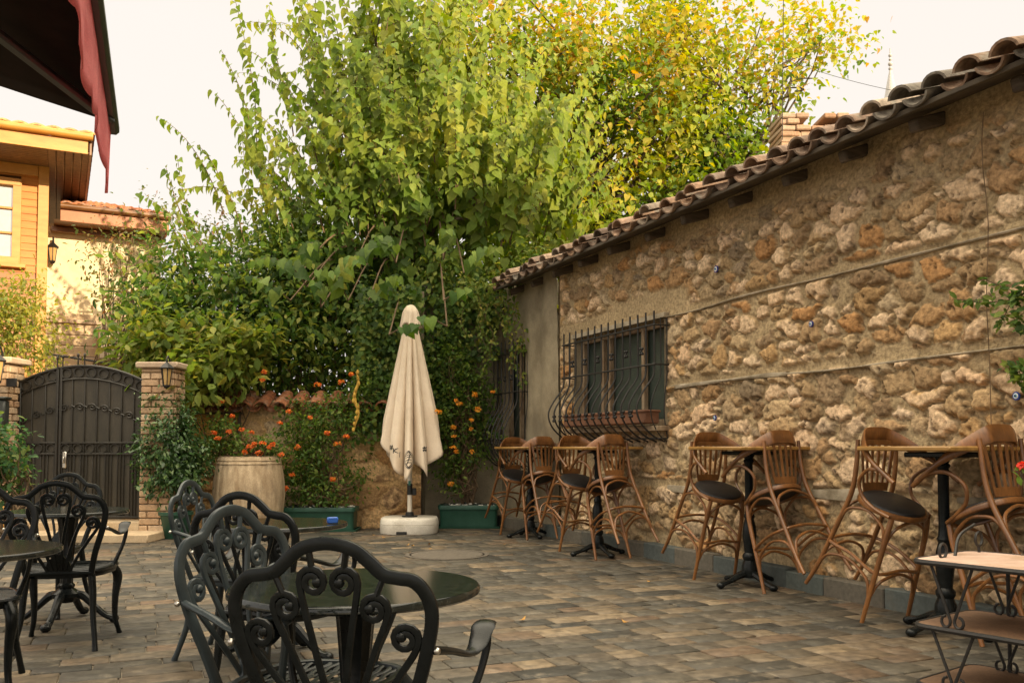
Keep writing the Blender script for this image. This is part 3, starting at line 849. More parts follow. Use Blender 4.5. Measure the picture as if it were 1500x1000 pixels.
# low orange plinth walls beside the pillars
b = MB(); b.box((-6.4, GY - .30, .20), (1.0, .16, .40), ch=.015); tag(b.build('plinth_wall', M['orange_plaster']), 'low orange plinth at the foot of the left gate pillar', 'plinth')
b = MB()
b.box((-5.2, GY - .40, .05), (2.2, .62, .10), ch=.012)
b.box((-5.13, GY - .02, .10), (1.45, .40, .20), ch=.012)
tag(b.build('gate_step', M['blockstone']), 'two worn pale stone steps below the gate', 'steps')
# gate
gt = thing('metal_gate', 'dark brown arched sheet metal gate with rings, scrolls and spikes', 'gate', (0, 0, 0))
gx0, gx1, gz0 = -6.0, -4.43, .22
gc = (gx0 + gx1) / 2; hw = (gx1 - gx0) / 2
zs, za = 1.86, 2.07
def arc(x, dz=0): 
    u = (x - gc) / hw
    return zs + (za - zs) * (1 - u * u) + dz
sx = gx0 + .50
for a0, a1 in ((gx0 + .01, sx - .008), (sx + .008, gx1 - .01)):
    lf = MB(); n = 14
    xs = [a0 + (a1 - a0) * i / n for i in range(n + 1)]
    lf.poly([V(a0, GY + .03, gz0), V(a1, GY + .03, gz0)] + [V(x, GY + .03, arc(x, -.01)) for x in reversed(xs)], V(0, .012, 0))
    leaf = lf.build('gate_leaf', M['gate'], gt, smooth=False)
    br = MB()
    br.tube([V(x, GY + .015, arc(x)) for x in xs], .016, .02, n=6, ref=(0, 1, 0))
    br.tube([V(x, GY + .015, arc(x, -.155)) for x in xs], .010, n=6)
    br.beam((a0 + .014, GY + .015, gz0), (a0 + .014, GY + .015, arc(a0)), .03, .03, up=(0, 1, 0))
    br.beam((a1 - .014, GY + .015, gz0), (a1 - .014, GY + .015, arc(a1)), .03, .03, up=(0, 1, 0))
    for z in (gz0 + .02, 1.00, 1.135):
        br.beam((a0, GY + .014, z), (a1, GY + .014, z), .022, .022)
    nb = max(2, round((a1 - a0) / .155))
    for i in range(1, nb):
        x = a0 + (a1 - a0) * i / nb
        br.beam((x, GY + .018, gz0), (x, GY + .018, arc(x, -.155)), .013, .016, up=(0, 1, 0))
    for i in range(2 * nb):
        x = a0 + (a1 - a0) * (i + .5) / (2 * nb)
        br.beam((x, GY + .018, gz0), (x, GY + .018, 1.0), .010, .014, up=(0, 1, 0))
    br.build('gate_bars', M['gatebar'], leaf)
    for i in range(nb):
        x = a0 + (a1 - a0) * (i + .5) / nb
        q = MB(); q.ring((x, GY + .014, arc(x, -.078)), .058, .009, (0, 1, 0)); q.build('ring', M['gatebar'], leaf)
        q = MB(); q.ring((x, GY + .014, 1.067), .052, .008, (0, 1, 0)); q.build('ring', M['gatebar'], leaf)
        zc = arc(x, -.50); w = (a1 - a0) / nb; sg = 1 if x > gc - .2 else -1
        P = []
        for k in range(22):
            t = k / 21; an = math.pi * 1.0 - t * 3.0 * math.pi
            r_ = .05 * (1 - t) + .008
            P.append(V(x + sg * (.02 + r_ * math.cos(an)), GY + .014, zc + r_ * .8 * math.sin(an)))
        P = [V(x - sg * w * .55, GY + .014, zc + .02)] + P
        q = MB(); q.tube(P, .008, n=5); q.build('scroll', M['gatebar'], leaf)
for dx in (-.03, .035, .22, .30):
    b = MB(); x = sx + dx; z = arc(x)
    b.tube([V(x, GY + .015, z - .02), V(x, GY + .015, z + .12)], .008, n=6); b.ball(V(x, GY + .015, z + .13), .016, 6, 1.6)
    b.build('gate_spike', M['gatebar'], gt)
b = MB(); b.box((sx + .09, GY - .002, .93), (.05, .03, .20), ch=.008); b.box((sx + .09, GY - .02, .93), (.02, .05, .08), ch=.008); b.build('gate_lock', M['bolt'], gt)

# ------------------------------------------------------------------ timber house on the left
HO = V(-7.94, 15.0, 0); hu, hv = V(.89, .456, 0).normalized(), V(-.456, .89, 0).normalized()
def Hp(u, v, z): return HO + hu * u + hv * v + V(0, 0, z)
hs = thing('timber_house', 'honey coloured timber and cream house with deep eaves behind the gate on the left', 'house', (0, 0, 0))
HZ = 5.86
wu0, wu1, wz0, wz1 = -1.25, -.50, 4.25, 5.48
b = MB(); z = 2.4; hz = []
while z < HZ + .02:
    hgt_ = .125
    red = z < 3.95
    segs = [(-4.5, -.13)] if not (z + hgt_ > wz0 - .1 and z < wz1 + .1) else [(-4.5, wu0 - .1), (wu1 + .1, -.13)]
    b.m = 1 if red else 0
    for a, c in segs:
        b.add([Hp(a, .012, z), Hp(c, .012, z), Hp(c, -.004, z + .004), Hp(a, -.004, z + .004), Hp(c, .014, z + hgt_), Hp(a, .014, z + hgt_)], [(0, 1, 2, 3), (3, 2, 4, 5)])
    z += hgt_
b.build('siding_wall', [M['siding'], M['siding_red']], hs, smooth=False)
b = MB(); b.m = 0
b.add([Hp(0, 0, 2.4), Hp(0, 2.2, 2.4), Hp(0, 2.2, HZ), Hp(0, 0, HZ)], [(0, 1, 2, 3)])
b.build('side_wall', M['siding'], hs, smooth=False)
b = MB()
def hbeam(b, p, q, w, h, ch=.006): b.beam(p, q, w, h, ch, up=(0, 0, 1))
b.beam(Hp(-.06, -.02, 2.2), Hp(-.06, -.02, HZ - .005), .16, .09, up=hv)
b.beam(Hp(-4.5, -.025, HZ - .10), Hp(-.145, -.025, HZ - .10), .07, .18)
b.beam(Hp(-4.5, -.02, 2.35), Hp(.02, -.02, 2.35), .12, .20)
b.build('wall_trim', M['trim'], hs)
# bay window
g = MB(); g.add([Hp(wu0, .03, wz0), Hp(wu1, .03, wz0), Hp(wu1, .03, wz1), Hp(wu0, .03, wz1)], [(0, 1, 2, 3)])
wo = g.build('window', M['winglass'], hs, smooth=False)
b = MB()
for u, w in ((wu0 - .05, .13), (wu1 + .05, .13), ((wu0 + wu1) / 2, .12)):
    b.beam(Hp(u, -.02, wz0 - .1), Hp(u, -.02, wz1 + .1), w, .09, up=hv)
for z in (wz0 - .05, wz1 + .05): b.beam(Hp(wu0 - .1, -.026, z), Hp(wu1 + .1, -.026, z), .10, .12)
for z in (wz0 + .42, wz0 + .84): b.beam(Hp(wu0, .0, z), Hp(wu1, .0, z), .05, .035)
b.build('window_frame', M['trim'], wo)
b = MB(); b.beam(Hp(wu0 - .2, -.06, wz0 - .14), Hp(wu1 + .2, -.06, wz0 - .14), .16, .06); b.build('window_sill', M['trim'], wo)
# main eave: soffit boards, fascia, gutter, tiles
fu, fv = .62, -1.2
b = MB(); n = 16
b.add([Hp(-5, fv + .03, HZ + .02), Hp(fu - .03, fv + .03, HZ + .02), Hp(fu - .03, 6, HZ + .02), Hp(-5, 6, HZ + .02)], [(0, 1, 2, 3)])
for i in range(12):
    v = fv + .08 + i * .095
    b.beam(Hp(-5, v, HZ), Hp(.0 + .0, v, HZ), .085, .02, ch=.008)
for i in range(5):
    u = .06 + i * .125
    b.beam(Hp(u, fv + .04, HZ - .004), Hp(u, 5.5, HZ - .004), .115, .02, ch=.008)
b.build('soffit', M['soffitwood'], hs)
b = MB(); b.beam(Hp(-5, fv, HZ + .07), Hp(fu - .04, fv, HZ + .07), .03, .22); b.build('fascia', M['trim'], hs)
b = MB(); b.beam(Hp(fu, fv + .02, HZ + .09), Hp(fu, 5.5, HZ + .09), .035, .26); b.build('fascia', M['gutter'], hs)
b = MB(); b.tube([Hp(-5, fv - .06, HZ + .235), Hp(fu + .03, fv - .06, HZ + .235)], .065, n=10); b.build('gutter', M['trim'], hs)
def tiled(pa, pb, pc, pd, nrow, ncol, name, colr):
    """low corrugated tile field between four corners (a,b eave; d,c ridge)"""
    v, f, c = [], [], []; nu = ncol * 6; r_ = np.random.default_rng(ncol)
    for j in range(nrow + 1):
        for lip in (0, 1):
            t = min(j / nrow, 1)
            for i in range(nu + 1):
                s_ = i / nu
                p = (pa * (1 - s_) + pb * s_) * (1 - t) + (pd * (1 - s_) + pc * s_) * t
                h_ = .035 * abs(math.sin(math.pi * i / 6)) + (.03 if lip else 0)
                v.append(tuple(p + V(0, 0, h_)))
                c.append(np.array(colr) * r_.uniform(.85, 1.15))
    rows = 2 * (nrow + 1); m = nu + 1
    for j in range(rows - 1):
        for i in range(nu): f.append((j * m + i, j * m + i + 1, (j + 1) * m + i + 1, (j + 1) * m + i))
    return mixmesh(name, v, f, c, M['tile'], hs, smooth=True, angle=45)
tiled(Hp(-5, fv - .1, HZ + .26), Hp(fu + .06, fv - .1, HZ + .26), Hp(fu - 2, fv + 3.0, HZ + .85), Hp(-5, fv + 3.0, HZ + .85), 7, 24, 'roof_tiles', (.52, .30, .13))
tiled(Hp(fu + .06, fv - .1, HZ + .26), Hp(fu + .06, 6, HZ + .26), Hp(fu - 2, 6, HZ + .85), Hp(fu - 2, fv + 3.0, HZ + .85), 5, 24, 'roof_tiles', (.42, .22, .11))
# cream part behind, with its lower roof
cv, c1 = 1.3, 1.95
b = MB(); LZ = 5.10
b.add([Hp(.0, cv, 3.38), Hp(c1, cv, 3.38), Hp(c1, cv, LZ + .1), Hp(0, cv, LZ + .1), Hp(c1, cv + 5, 3.38), Hp(c1, cv + 5, LZ + .1), Hp(-3, cv, 3.38), Hp(-3, cv, LZ + .8), Hp(0, cv, LZ + .8)], [(0, 1, 2, 3), (1, 4, 5, 2), (6, 0, 8, 7)])
b.build('cream_wall', M['cream'], hs, smooth=False)
b = MB(); z = -.05; k_ = 0
while z < 3.36:
    b.beam(Hp(-3, cv - .02, z + .10), Hp(c1 + .04, cv - .02, z + .10), .10, .192, ch=.012); z += .20
b.build('stone_base', M['blockstone'], hs)
b = MB(); b.beam(Hp(-3, cv - .04, 3.40), Hp(c1 + .06, cv - .04, 3.40), .16, .07); b.build('string_course', M['cap'], hs)
fv2 = .62; fe = 2.0
b = MB(); b.beam(Hp(.2, fv2, LZ + .12), Hp(fe, fv2, LZ + .12), .035, .22); b.beam(Hp(fe, fv2 + .02, LZ + .12), Hp(fe, 5, LZ + .12), .035, .22); b.build('fascia', M['fascia_red'], hs)
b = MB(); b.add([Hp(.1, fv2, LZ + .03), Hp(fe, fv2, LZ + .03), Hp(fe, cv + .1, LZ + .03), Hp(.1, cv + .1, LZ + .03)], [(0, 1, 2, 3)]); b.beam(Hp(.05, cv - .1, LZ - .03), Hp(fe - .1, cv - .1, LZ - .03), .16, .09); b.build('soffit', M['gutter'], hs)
b = MB(); b.tube([Hp(.2, fv2 - .06, LZ + .27), Hp(fe + .05, fv2 - .06, LZ + .27)], .055, n=10); b.build('gutter', M['gutter'], hs)
tiled(Hp(.2, fv2 - .08, LZ + .30), Hp(fe + .08, fv2 - .08, LZ + .30), Hp(fe - .9, fv2 + 2.5, LZ + 1.0), Hp(.2, fv2 + 2.5, LZ + 1.0), 7, 9, 'roof_tiles', (.40, .16, .08))
lantern(at(77, 371, 16.05), 'small dark wall lantern on the cream wall of the timber house', 1.35, V(-.03, .1, 0))
# balcony with its iron rail
bl = Hp(1.25, .65, 3.0)
b = MB(); b.beam(Hp(.85, .75, 2.95), Hp(2.6, .75, 2.95), 1.0, .62, ch=.02); b.build('balcony_parapet', M['cap'], hs)
b = MB()
for i in range(9):
    u = .9 + i * .17; b.beam(Hp(u, .30, 3.26), Hp(u, .30, 3.85), .02, .02, up=hv)
b.beam(Hp(.85, .30, 3.86), Hp(2.6, .30, 3.86), .03, .03); b.build('balcony_rail', M['iron'], hs)
b = MB()
for dz in (0, -.28, -.55):
    b.tube(cr([Hp(-.6, .2, 2.75 + dz), Hp(.6, .25, 2.62 + dz), Hp(1.2, .22, 2.5 + dz), Hp(2.0, .2, 2.1 + dz)], 6), .02, n=6)
for u, z in ((.0, 2.68), (.8, 2.58), (1.2, 2.5)): b.tube([Hp(u, .22, 1.0), Hp(u, .22, z)], .018, n=6)
b.build('stair_rail', M['iron'], hs)

# ------------------------------------------------------------------ awning overhead
aw = thing('awning', 'dark folding arm awning with a faded red scalloped valance overhead at the left', 'awning', (0, 0, 0))
AE = V(-1.88, 4.12, 2.58); ad = V(.37, -.93, .0).normalized(); an_ = V(-.9186, -.395, .27)
LEN = 3.4
b = MB()
def fab(i, j):
    t = j / 8
    p = AE + ad * (LEN * i / 20) + an_ * (2.6 * t) + V(0, 0, .03 - .05 * math.sin(math.pi * t)); return p
b.grid(lambda i, j: fab(i, j), range(21), range(9))
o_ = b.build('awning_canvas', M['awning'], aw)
m_ = o_.modifiers.new('thick', 'SOLIDIFY'); m_.thickness = .004
b = MB(); b.beam(AE - ad * .03, AE + ad * LEN, .055, .05, ch=.014); b.build('front_bar', M['awnarm'], aw)
b = MB(); nn = 150; vs = []
for i in range(nn + 1):
    x = LEN * .985 * i / nn
    drop = .30 + .025 * abs(math.sin(math.pi * x / .21)) + .008 * math.sin(x * 5)
    for k in range(7):
        t = k / 6
        wv = .02 * t * math.sin(x * 9 + 1) + .012 * t * math.sin(x * 23)
        vs.append(AE + ad * x + V(0, 0, -.015 - drop * t) + an_.normalized() * (.012 + .45 * wv) + ad * (.012 * t * math.sin(x * 14)))
b.add(vs, [(i * 7 + k, i * 7 + k + 1, i * 7 + k + 8, i * 7 + k + 7) for i in range(nn) for k in range(6)])
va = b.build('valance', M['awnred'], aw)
m_ = va.modifiers.new('thick', 'SOLIDIFY'); m_.thickness = .003
b = MB()
for x0, L_ in ((.50, .30), (.72, .35), (1.0, .35), (1.3, .3)):
    P = []
    for k in range(24):
        t = k / 23
        x = x0 + L_ * t; z = -.09 - .06 * math.sin(t * 9) * (1 - .4 * t) - .03 * t
        wv = .02 * .4 * math.sin(x * 9 + 1) + .012 * .4 * math.sin(x * 23)
        P.append(AE + ad * x + V(0, 0, z) + an_.normalized() * (.016 + .45 * wv))
    b.tube(P, .007, .002, n=5, ref=an_)
b.build('valance_print', M['awnwhite'], va)
el = AE + ad * 1.30 + an_ * .62 + V(0, 0, -.10)
b = MB(); b.beam(AE + ad * .18 + V(0, 0, -.03), el, .05, .035, ch=.012); b.build('folding_arm', M['awnarm'], aw)
b = MB(); b.beam(el, AE + ad * .35 + an_ * 1.35 + V(0, 0, -.14), .055, .045, ch=.012); b.ball(el, .045, 8); b.build('folding_arm', M['awnarm'], aw)

# ------------------------------------------------------------------ far things over the roof
bt = thing('brick_chimney', 'broad old brick stub above the tiled roof at the edge of the yellow tree', 'chimney', (4.9, 14.5, 0))
v, f, c = [], [], []; z = 3.0; row = 0
while z < 6.45:
    x = -.55 - (.12 if row % 2 else 0)
    while x < .55:
        l = pr.uniform(.2, .26); top = z > 6.2
        if not (top and pr.random() < .35):
            k = MB(); k.box((max(x, -.55) / 1 + l / 2, 0, z + .05), (l - .012, .7 + pr.uniform(-.05, .05), .084), rz=pr.normal(0, .025), ch=.016)
            o = len(v); v += k.v; f += [tuple(i + o for i in q) for q in k.f]
            c += [np.array(((.34, .20, .12), (.40, .26, .17), (.28, .16, .09), (.42, .30, .21))[pr.integers(4)]) * pr.uniform(.85, 1.1)] * len(k.v)
        x += l
    z += .1; row += 1
mixmesh('brickwork', v, f, c, M['kerb'], bt)
b = MB(); b.box((0, 0, 3.1), (1.06, .64, 6.15)); b.build('mortar_core', M['blockjoint'], bt)
mp_ = at(1305, 140, 75)
mi_ = thing('minaret', 'distant pale minaret with pointed spire above the roof on the right', 'minaret', (mp_.x, mp_.y, 0))
b = MB(); zt = mp_.z
b.lathe([(1.3, 0), (1.3, 5), (.72, 7), (.68, zt - 4.5), (1.0, zt - 4.0), (1.0, zt - 3.0), (.55, zt - 3.0), (.52, zt - .6)], n=16); b.build('shaft', M['minaret'], mi_)
b = MB()
b.lathe([(0.05, zt - .65), (.62, zt - .6), (.50, zt), (.40, zt + .6), (.16, zt + 1.9), (.10, zt + 2.2)], n=16); b.build('spire', M['lead'], mi_)
b = MB()
for zz_, r_ in ((2.35, .17), (2.75, .20), (3.15, .14), (3.5, .16)): b.ball((0, 0, zt + zz_), r_, 8)
b.tube([V(0, 0, zt + 2.1), V(0, 0, zt + 4.1)], .05, n=6); b.build('finial', M['lead'], mi_)
b = MB(); pa, pb = at(1120, 78, 30), at(1420, 150, 30)
b.tube([pa.lerp(pb, i / 20) + V(0, 0, -.25 * math.sin(math.pi * i / 20)) for i in range(21)], .009, n=5)
tag(b.build('overhead_cable', M['rubber']), 'thin dark cable crossing the sky toward the minaret', 'cable')
b = MB(); pa, pb = at(1148, -60, 13.2), at(1146, 205, 13.2)
b.tube([pa, pb], .006, n=5); tag(b.build('hanging_cord', M['rubber']), 'thin vertical cord hanging in front of the yellow tree', 'cord')
b = MB(); P = []
for i in range(14):
    z = 3.1 - i * .17
    r_ = ray(1480, 300); P.append(W(1.42 + .01 * math.sin(i), z, .075 + .01 * math.sin(i * 1.3)))
b.tube(P, .003, n=5); tag(b.build('hanging_cord', M['twig']), 'thin yellowish cord hanging down the stone wall at the right', 'cord')
# drain covers
for (px, py, r_, lab) in ((655, 813, .42, 'round iron drain cover set in the paving in front of the umbrella'), (270, 802, .16, 'small round drain cover in the paving by the ficus pot')):
    p = G(px, py); t = thing('drain_cover', lab, 'drain cover', (p.x, p.y, .004))
    b = MB(); b.lathe([(0.001, .008), (r_ * .86, .008), (r_ * .86, .002)], n=32); b.build('lid', M['manhole'], t)
    b = MB(); b.lathe([(r_ * .9, .0), (r_ * .9, .009), (r_, .009), (r_, 0)], n=32); b.build('rim', M['manhole'], t)

# ------------------------------------------------------------------ cast aluminium bistro chairs
def spiral(cx, cz, r0, r1, a0, turns, n=18):
    return [(cx + (r0 + (r1 - r0) * k / n) * math.cos(a0 + turns * 2 * math.pi * k / n), cz + (r0 + (r1 - r0) * k / n) * math.sin(a0 + turns * 2 * math.pi * k / n)) for k in range(n + 1)]
def make_cast_chair(label, group):
    t = thing('bistro_chair', label, 'chair', (0, 0, 0), 0, group)
    mt = M['castblack']
    def bk(x, v):     # back surface: x across, v height above the seat
        return V(x, -.205 - .10 * (v / .485) + .55 * x * x * max(v, 0) * 2 * .5 - .02 * math.sin(v * 6), .42 + v)
    rim = [(-.16, -.02), (-.185, .10), (-.222, .22), (-.242, .31), (-.235, .365), (-.205, .402), (-.165, .41), (-.132, .418), (-.10, .446), (-.06, .475), (0, .487)]
    rim = rim + [(-x, v) for x, v in reversed(rim[:-1])]
    b = MB()
    b.tube([bk(p.x, p.z) for p in cr([V(x, 0, v) for x, v in rim], 5)], .0165, .0095, n=12, ref=(0, 1, 0), sq=.62)
    for sg in (-1, 1):
        bars = [([(.012, .0), (.024, .13), (.047, .26), (.064, .345), (.072, .395)], (.038, .396, .036, .011, 0.0, 1.5)),
                ([(.030, .0), (.062, .12), (.104, .235), (.132, .30), (.142, .335)], (.108, .335, .036, .011, 0.0, 1.45)),
                ([(.052, .0), (.100, .09), (.160, .18), (.198, .235), (.211, .268)], (.178, .268, .035, .011, 0.0, 1.4))]
        for pts, (cx, cz, r0, r1, a0, tn) in bars:
            P = [(p.x, p.z) for p in cr([V(x, 0, v) for x, v in pts], 5)] + spiral(cx, cz, r0, r1, a0, tn)[1:]
            b.tube([bk(sg * x, v) for x, v in P], .0088, .0066, n=8, ref=(0, 1, 0), sq=.7)
            x, v = P[-1]; b.ball(bk(sg * x, v), .0135, 6)
        b.tube([bk(sg * .04, .43), bk(sg * .045, .465)], .008, n=6)
        b.tube([bk(sg * .115, .368), bk(sg * .135, .415)], .008, n=6)
    # cast root plate at the seat
    b.poly([bk(-.075, -.01), bk(-.055, .055), bk(-.02, .10), bk(.02, .10), bk(.055, .055), bk(.075, -.01)], V(0, .012, 0))
    b.tube([bk(x, -.005) for x in np.linspace(-.165, .165, 9)], .014, .012, n=8)
    b.build('backrest', mt, t)
    # seat: rounded frame with a slotted plate
    def seat_out(a):
        c, s_ = math.cos(a), math.sin(a)
        r_ = 1 / (abs(c) ** 3.4 + abs(s_) ** 3.4) ** (1 / 3.4)
        x, y = .222 * r_ * c, .205 * r_ * s_ + .005
        x *= 1 + .16 * (y / .2)  # wider at the front
        return x, y
    b = MB(); N_ = 40
    b.tube([V(*seat_out(2 * math.pi * k / N_), .42) for k in range(N_)], .015, .013, n=8, ref=(0, 0, 1), closed=True)
    b.tube([V(seat_out(2 * math.pi * k / N_)[0] * .985, seat_out(2 * math.pi * k / N_)[1] * .985, .40) for k in range(N_)], .006, .016, n=6, ref=(0, 0, 1), closed=True)
    def halfw(y):
        best = 0
        for k in range(90):
            x, yy = seat_out(math.pi * (k / 89 - .5))
            if abs(yy - y) < .012: best = max(best, x)
        return best or .15
    y = -.175; i = 0
    while y < .19:
        w_ = halfw(y) - .004
        b.tube([V(-w_ + 2 * w_ * k / 16, y + .006 * math.sin(k * 1.6 + i * 1.5), .424 - .012 * math.cos(math.pi * (k / 16 - .5))) for k in range(17)], .0088, .0035, n=6, ref=(0, 0, 1))
        y += .0255; i += 1
    for x in (-.15, -.09, -.03, .03, .09, .15):
        b.tube([V(x * (1 + .1 * q / .2), q, .415 - .010 * math.cos(math.pi * x / .44)) for q in np.linspace(-.185, .195, 7)], .009, .004, n=6, ref=(0, 0, 1))
    b.build('seat', mt, t)
    for sg in (-1, 1):
        b = MB()
        P = cr([V(sg * .205, .165, .405), V(sg * .228, .195, .34), V(sg * .218, .19, .22), V(sg * .218, .195, .10), V(sg * .232, .215, .03), V(sg * .238, .228, .0)], 6)
        b.tube(P, [.024, .027, .019, .015, .013, .016], n=10); b.build('leg', mt, t)
        b = MB()
        P = cr([V(sg * .160, -.185, .41), V(sg * .172, -.20, .30), V(sg * .178, -.215, .18), V(sg * .195, -.25, .06), V(sg * .202, -.272, .0)], 6)
        b.tube(P, [.021, .019, .016, .014, .016], n=10); b.build('leg', mt, t)
        a0 = bk(sg * .238, .245)
        b = MB()
        P = cr([a0, V(sg * .258, -.16, .640), V(sg * .275, -.06, .612), V(sg * .283, .00, .622), V(sg * .285, .055, .655), V(sg * .284, .10, .660), V(sg * .281, .118, .645)], 6)
        b.tube(P, [.011, .013, .017, .025, .032, .028, .012], [.011, .009, .008, .0075, .0075, .008, .008], n=10, ref=(0, 0, 1))
        P = cr([V(sg * .283, .10, .652), V(sg * .284, .108, .60), V(sg * .270, .09, .53), V(sg * .248, .07, .47), V(sg * .230, .06, .425)], 5)
        b.tube(P, [.012, .011, .010, .011, .014], n=8)
        b.build('armrest', mt, t)
        b = MB(); b.ball(a0 + V(sg * .016, -.008, 0), .0085, 6); b.build('bolt', M['bolt'], t)
    return t

def make_cast_table(label, group, r=.35, h=.69):
    t = thing('bistro_table', label, 'table', (0, 0, 0), 0, group)
    b = MB(); b.lathe([(.001, h - .024), (r - .008, h - .024), (r, h - .018), (r, h - .006), (r - .005, h), (.001, h)], n=56); b.build('tabletop', M['granite'], t)
    b = MB()
    b.lathe([(.15, h - .036), (.15, h - .026), (.03, h - .026)], n=20)
    b.lathe([(.001, .12), (.05, .13), (.062, .15), (.082, .165), (.085, .185), (.06, .20), (.04, .215), (.047, .225), (.047, .235), (.036, .245), (.034, .30), (.043, .305), (.043, .318), (.034, .323),
             (.032, .36), (.042, .37), (.042, .382), (.036, .39), (.045, .52), (.052, .60), (.06, .64), (.09, h - .036)], n=20, flute=(10, .05))
    b.build('pedestal', M['castblack'], t)
    for k in range(4):
        a = k * math.pi / 2 + math.pi / 4; u = V(math.cos(a), math.sin(a), 0); b = MB()
        b.tube(cr([u * .05 + V(0, 0, .175), u * .10 + V(0, 0, .165), u * .17 + V(0, 0, .10), u * .235 + V(0, 0, .045), u * .285 + V(0, 0, .03)], 6), [.026, .028, .022, .022, .028], [.024, .026, .02, .018, .02], n=8)
        b.ball(u * .285 + V(0, 0, .026), .031, 8, .8)
        b.build('leg', M['castblack'], t)
    return t
CG, TG = 'black cast metal bistro chairs', 'round stone topped bistro tables'
ch0 = make_cast_chair('nearest black cast chair, back to the camera, at the large front table', CG)
def put(ob, x, y, a): ob.location = (x, y, .004); ob.rotation_euler = (0, 0, R(a))
put(ch0, -.35, 2.25, -11); ch0.scale = (.98, .98, .98)
for x, y, a, lab in ((-.565, 2.56, -112, 'black cast chair with painted sky sheen at the left side of the large front table, turned sideways'),
                     (-1.42, 4.70, -97, 'black cast chair with painted sky sheen seen side on, just in front of the ficus pot'),
                     (-.965, 3.78, -20, 'black cast chair, back to the camera, between the sideways chairs and the wine barrel'),
                     (-2.46, 4.95, 14, 'black cast chair with its back to the camera at the table before the gate'),
                     (-3.08, 5.86, 178, 'cast chair facing the camera behind the table before the gate'),
                     (-2.44, 3.98, -160, 'cast chair cut by the left photo edge, beyond the leftmost table'),
                     (-1.88, 2.62, 10, 'cast chair almost out of view at the lower left, only an arm and leg visible')):
    r_ = dup(ch0, (x, y, .004), R(a), lab)
    if a in (-112, -97):            # two black chairs whose blue sky sheen is put into the colour
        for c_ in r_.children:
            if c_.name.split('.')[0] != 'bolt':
                c_.material_slots[0].link = 'OBJECT'; c_.material_slots[0].material = M['castsheen']
ch0.scale = (.955, .955, .955)
tb0 = make_cast_table('large dark green granite topped bistro table at the front', TG); put(tb0, -.44, 2.52, 12)
for x, y, a, lab in ((-1.20, 4.58, 30, 'granite topped bistro table with a blue lighter on it, in front of the barrel'),
                     (-2.74, 5.5, 50, 'granite topped bistro table in front of the gate'),
                     (-2.10, 3.40, 20, 'granite topped bistro table cut by the left photo edge')):
    dup(tb0, (x, y, .004), R(a), lab)
b = MB(); p = at(487, 771, 4.52); b.box((p.x, p.y, .694 + .018), (.055, .022, .032), rz=.4, ch=.005)
tag(b.build('lighter', mat('blue_plastic', (.02, .10, .42), rough=.3)), 'small blue lighter on the granite table before the barrel', 'lighter')

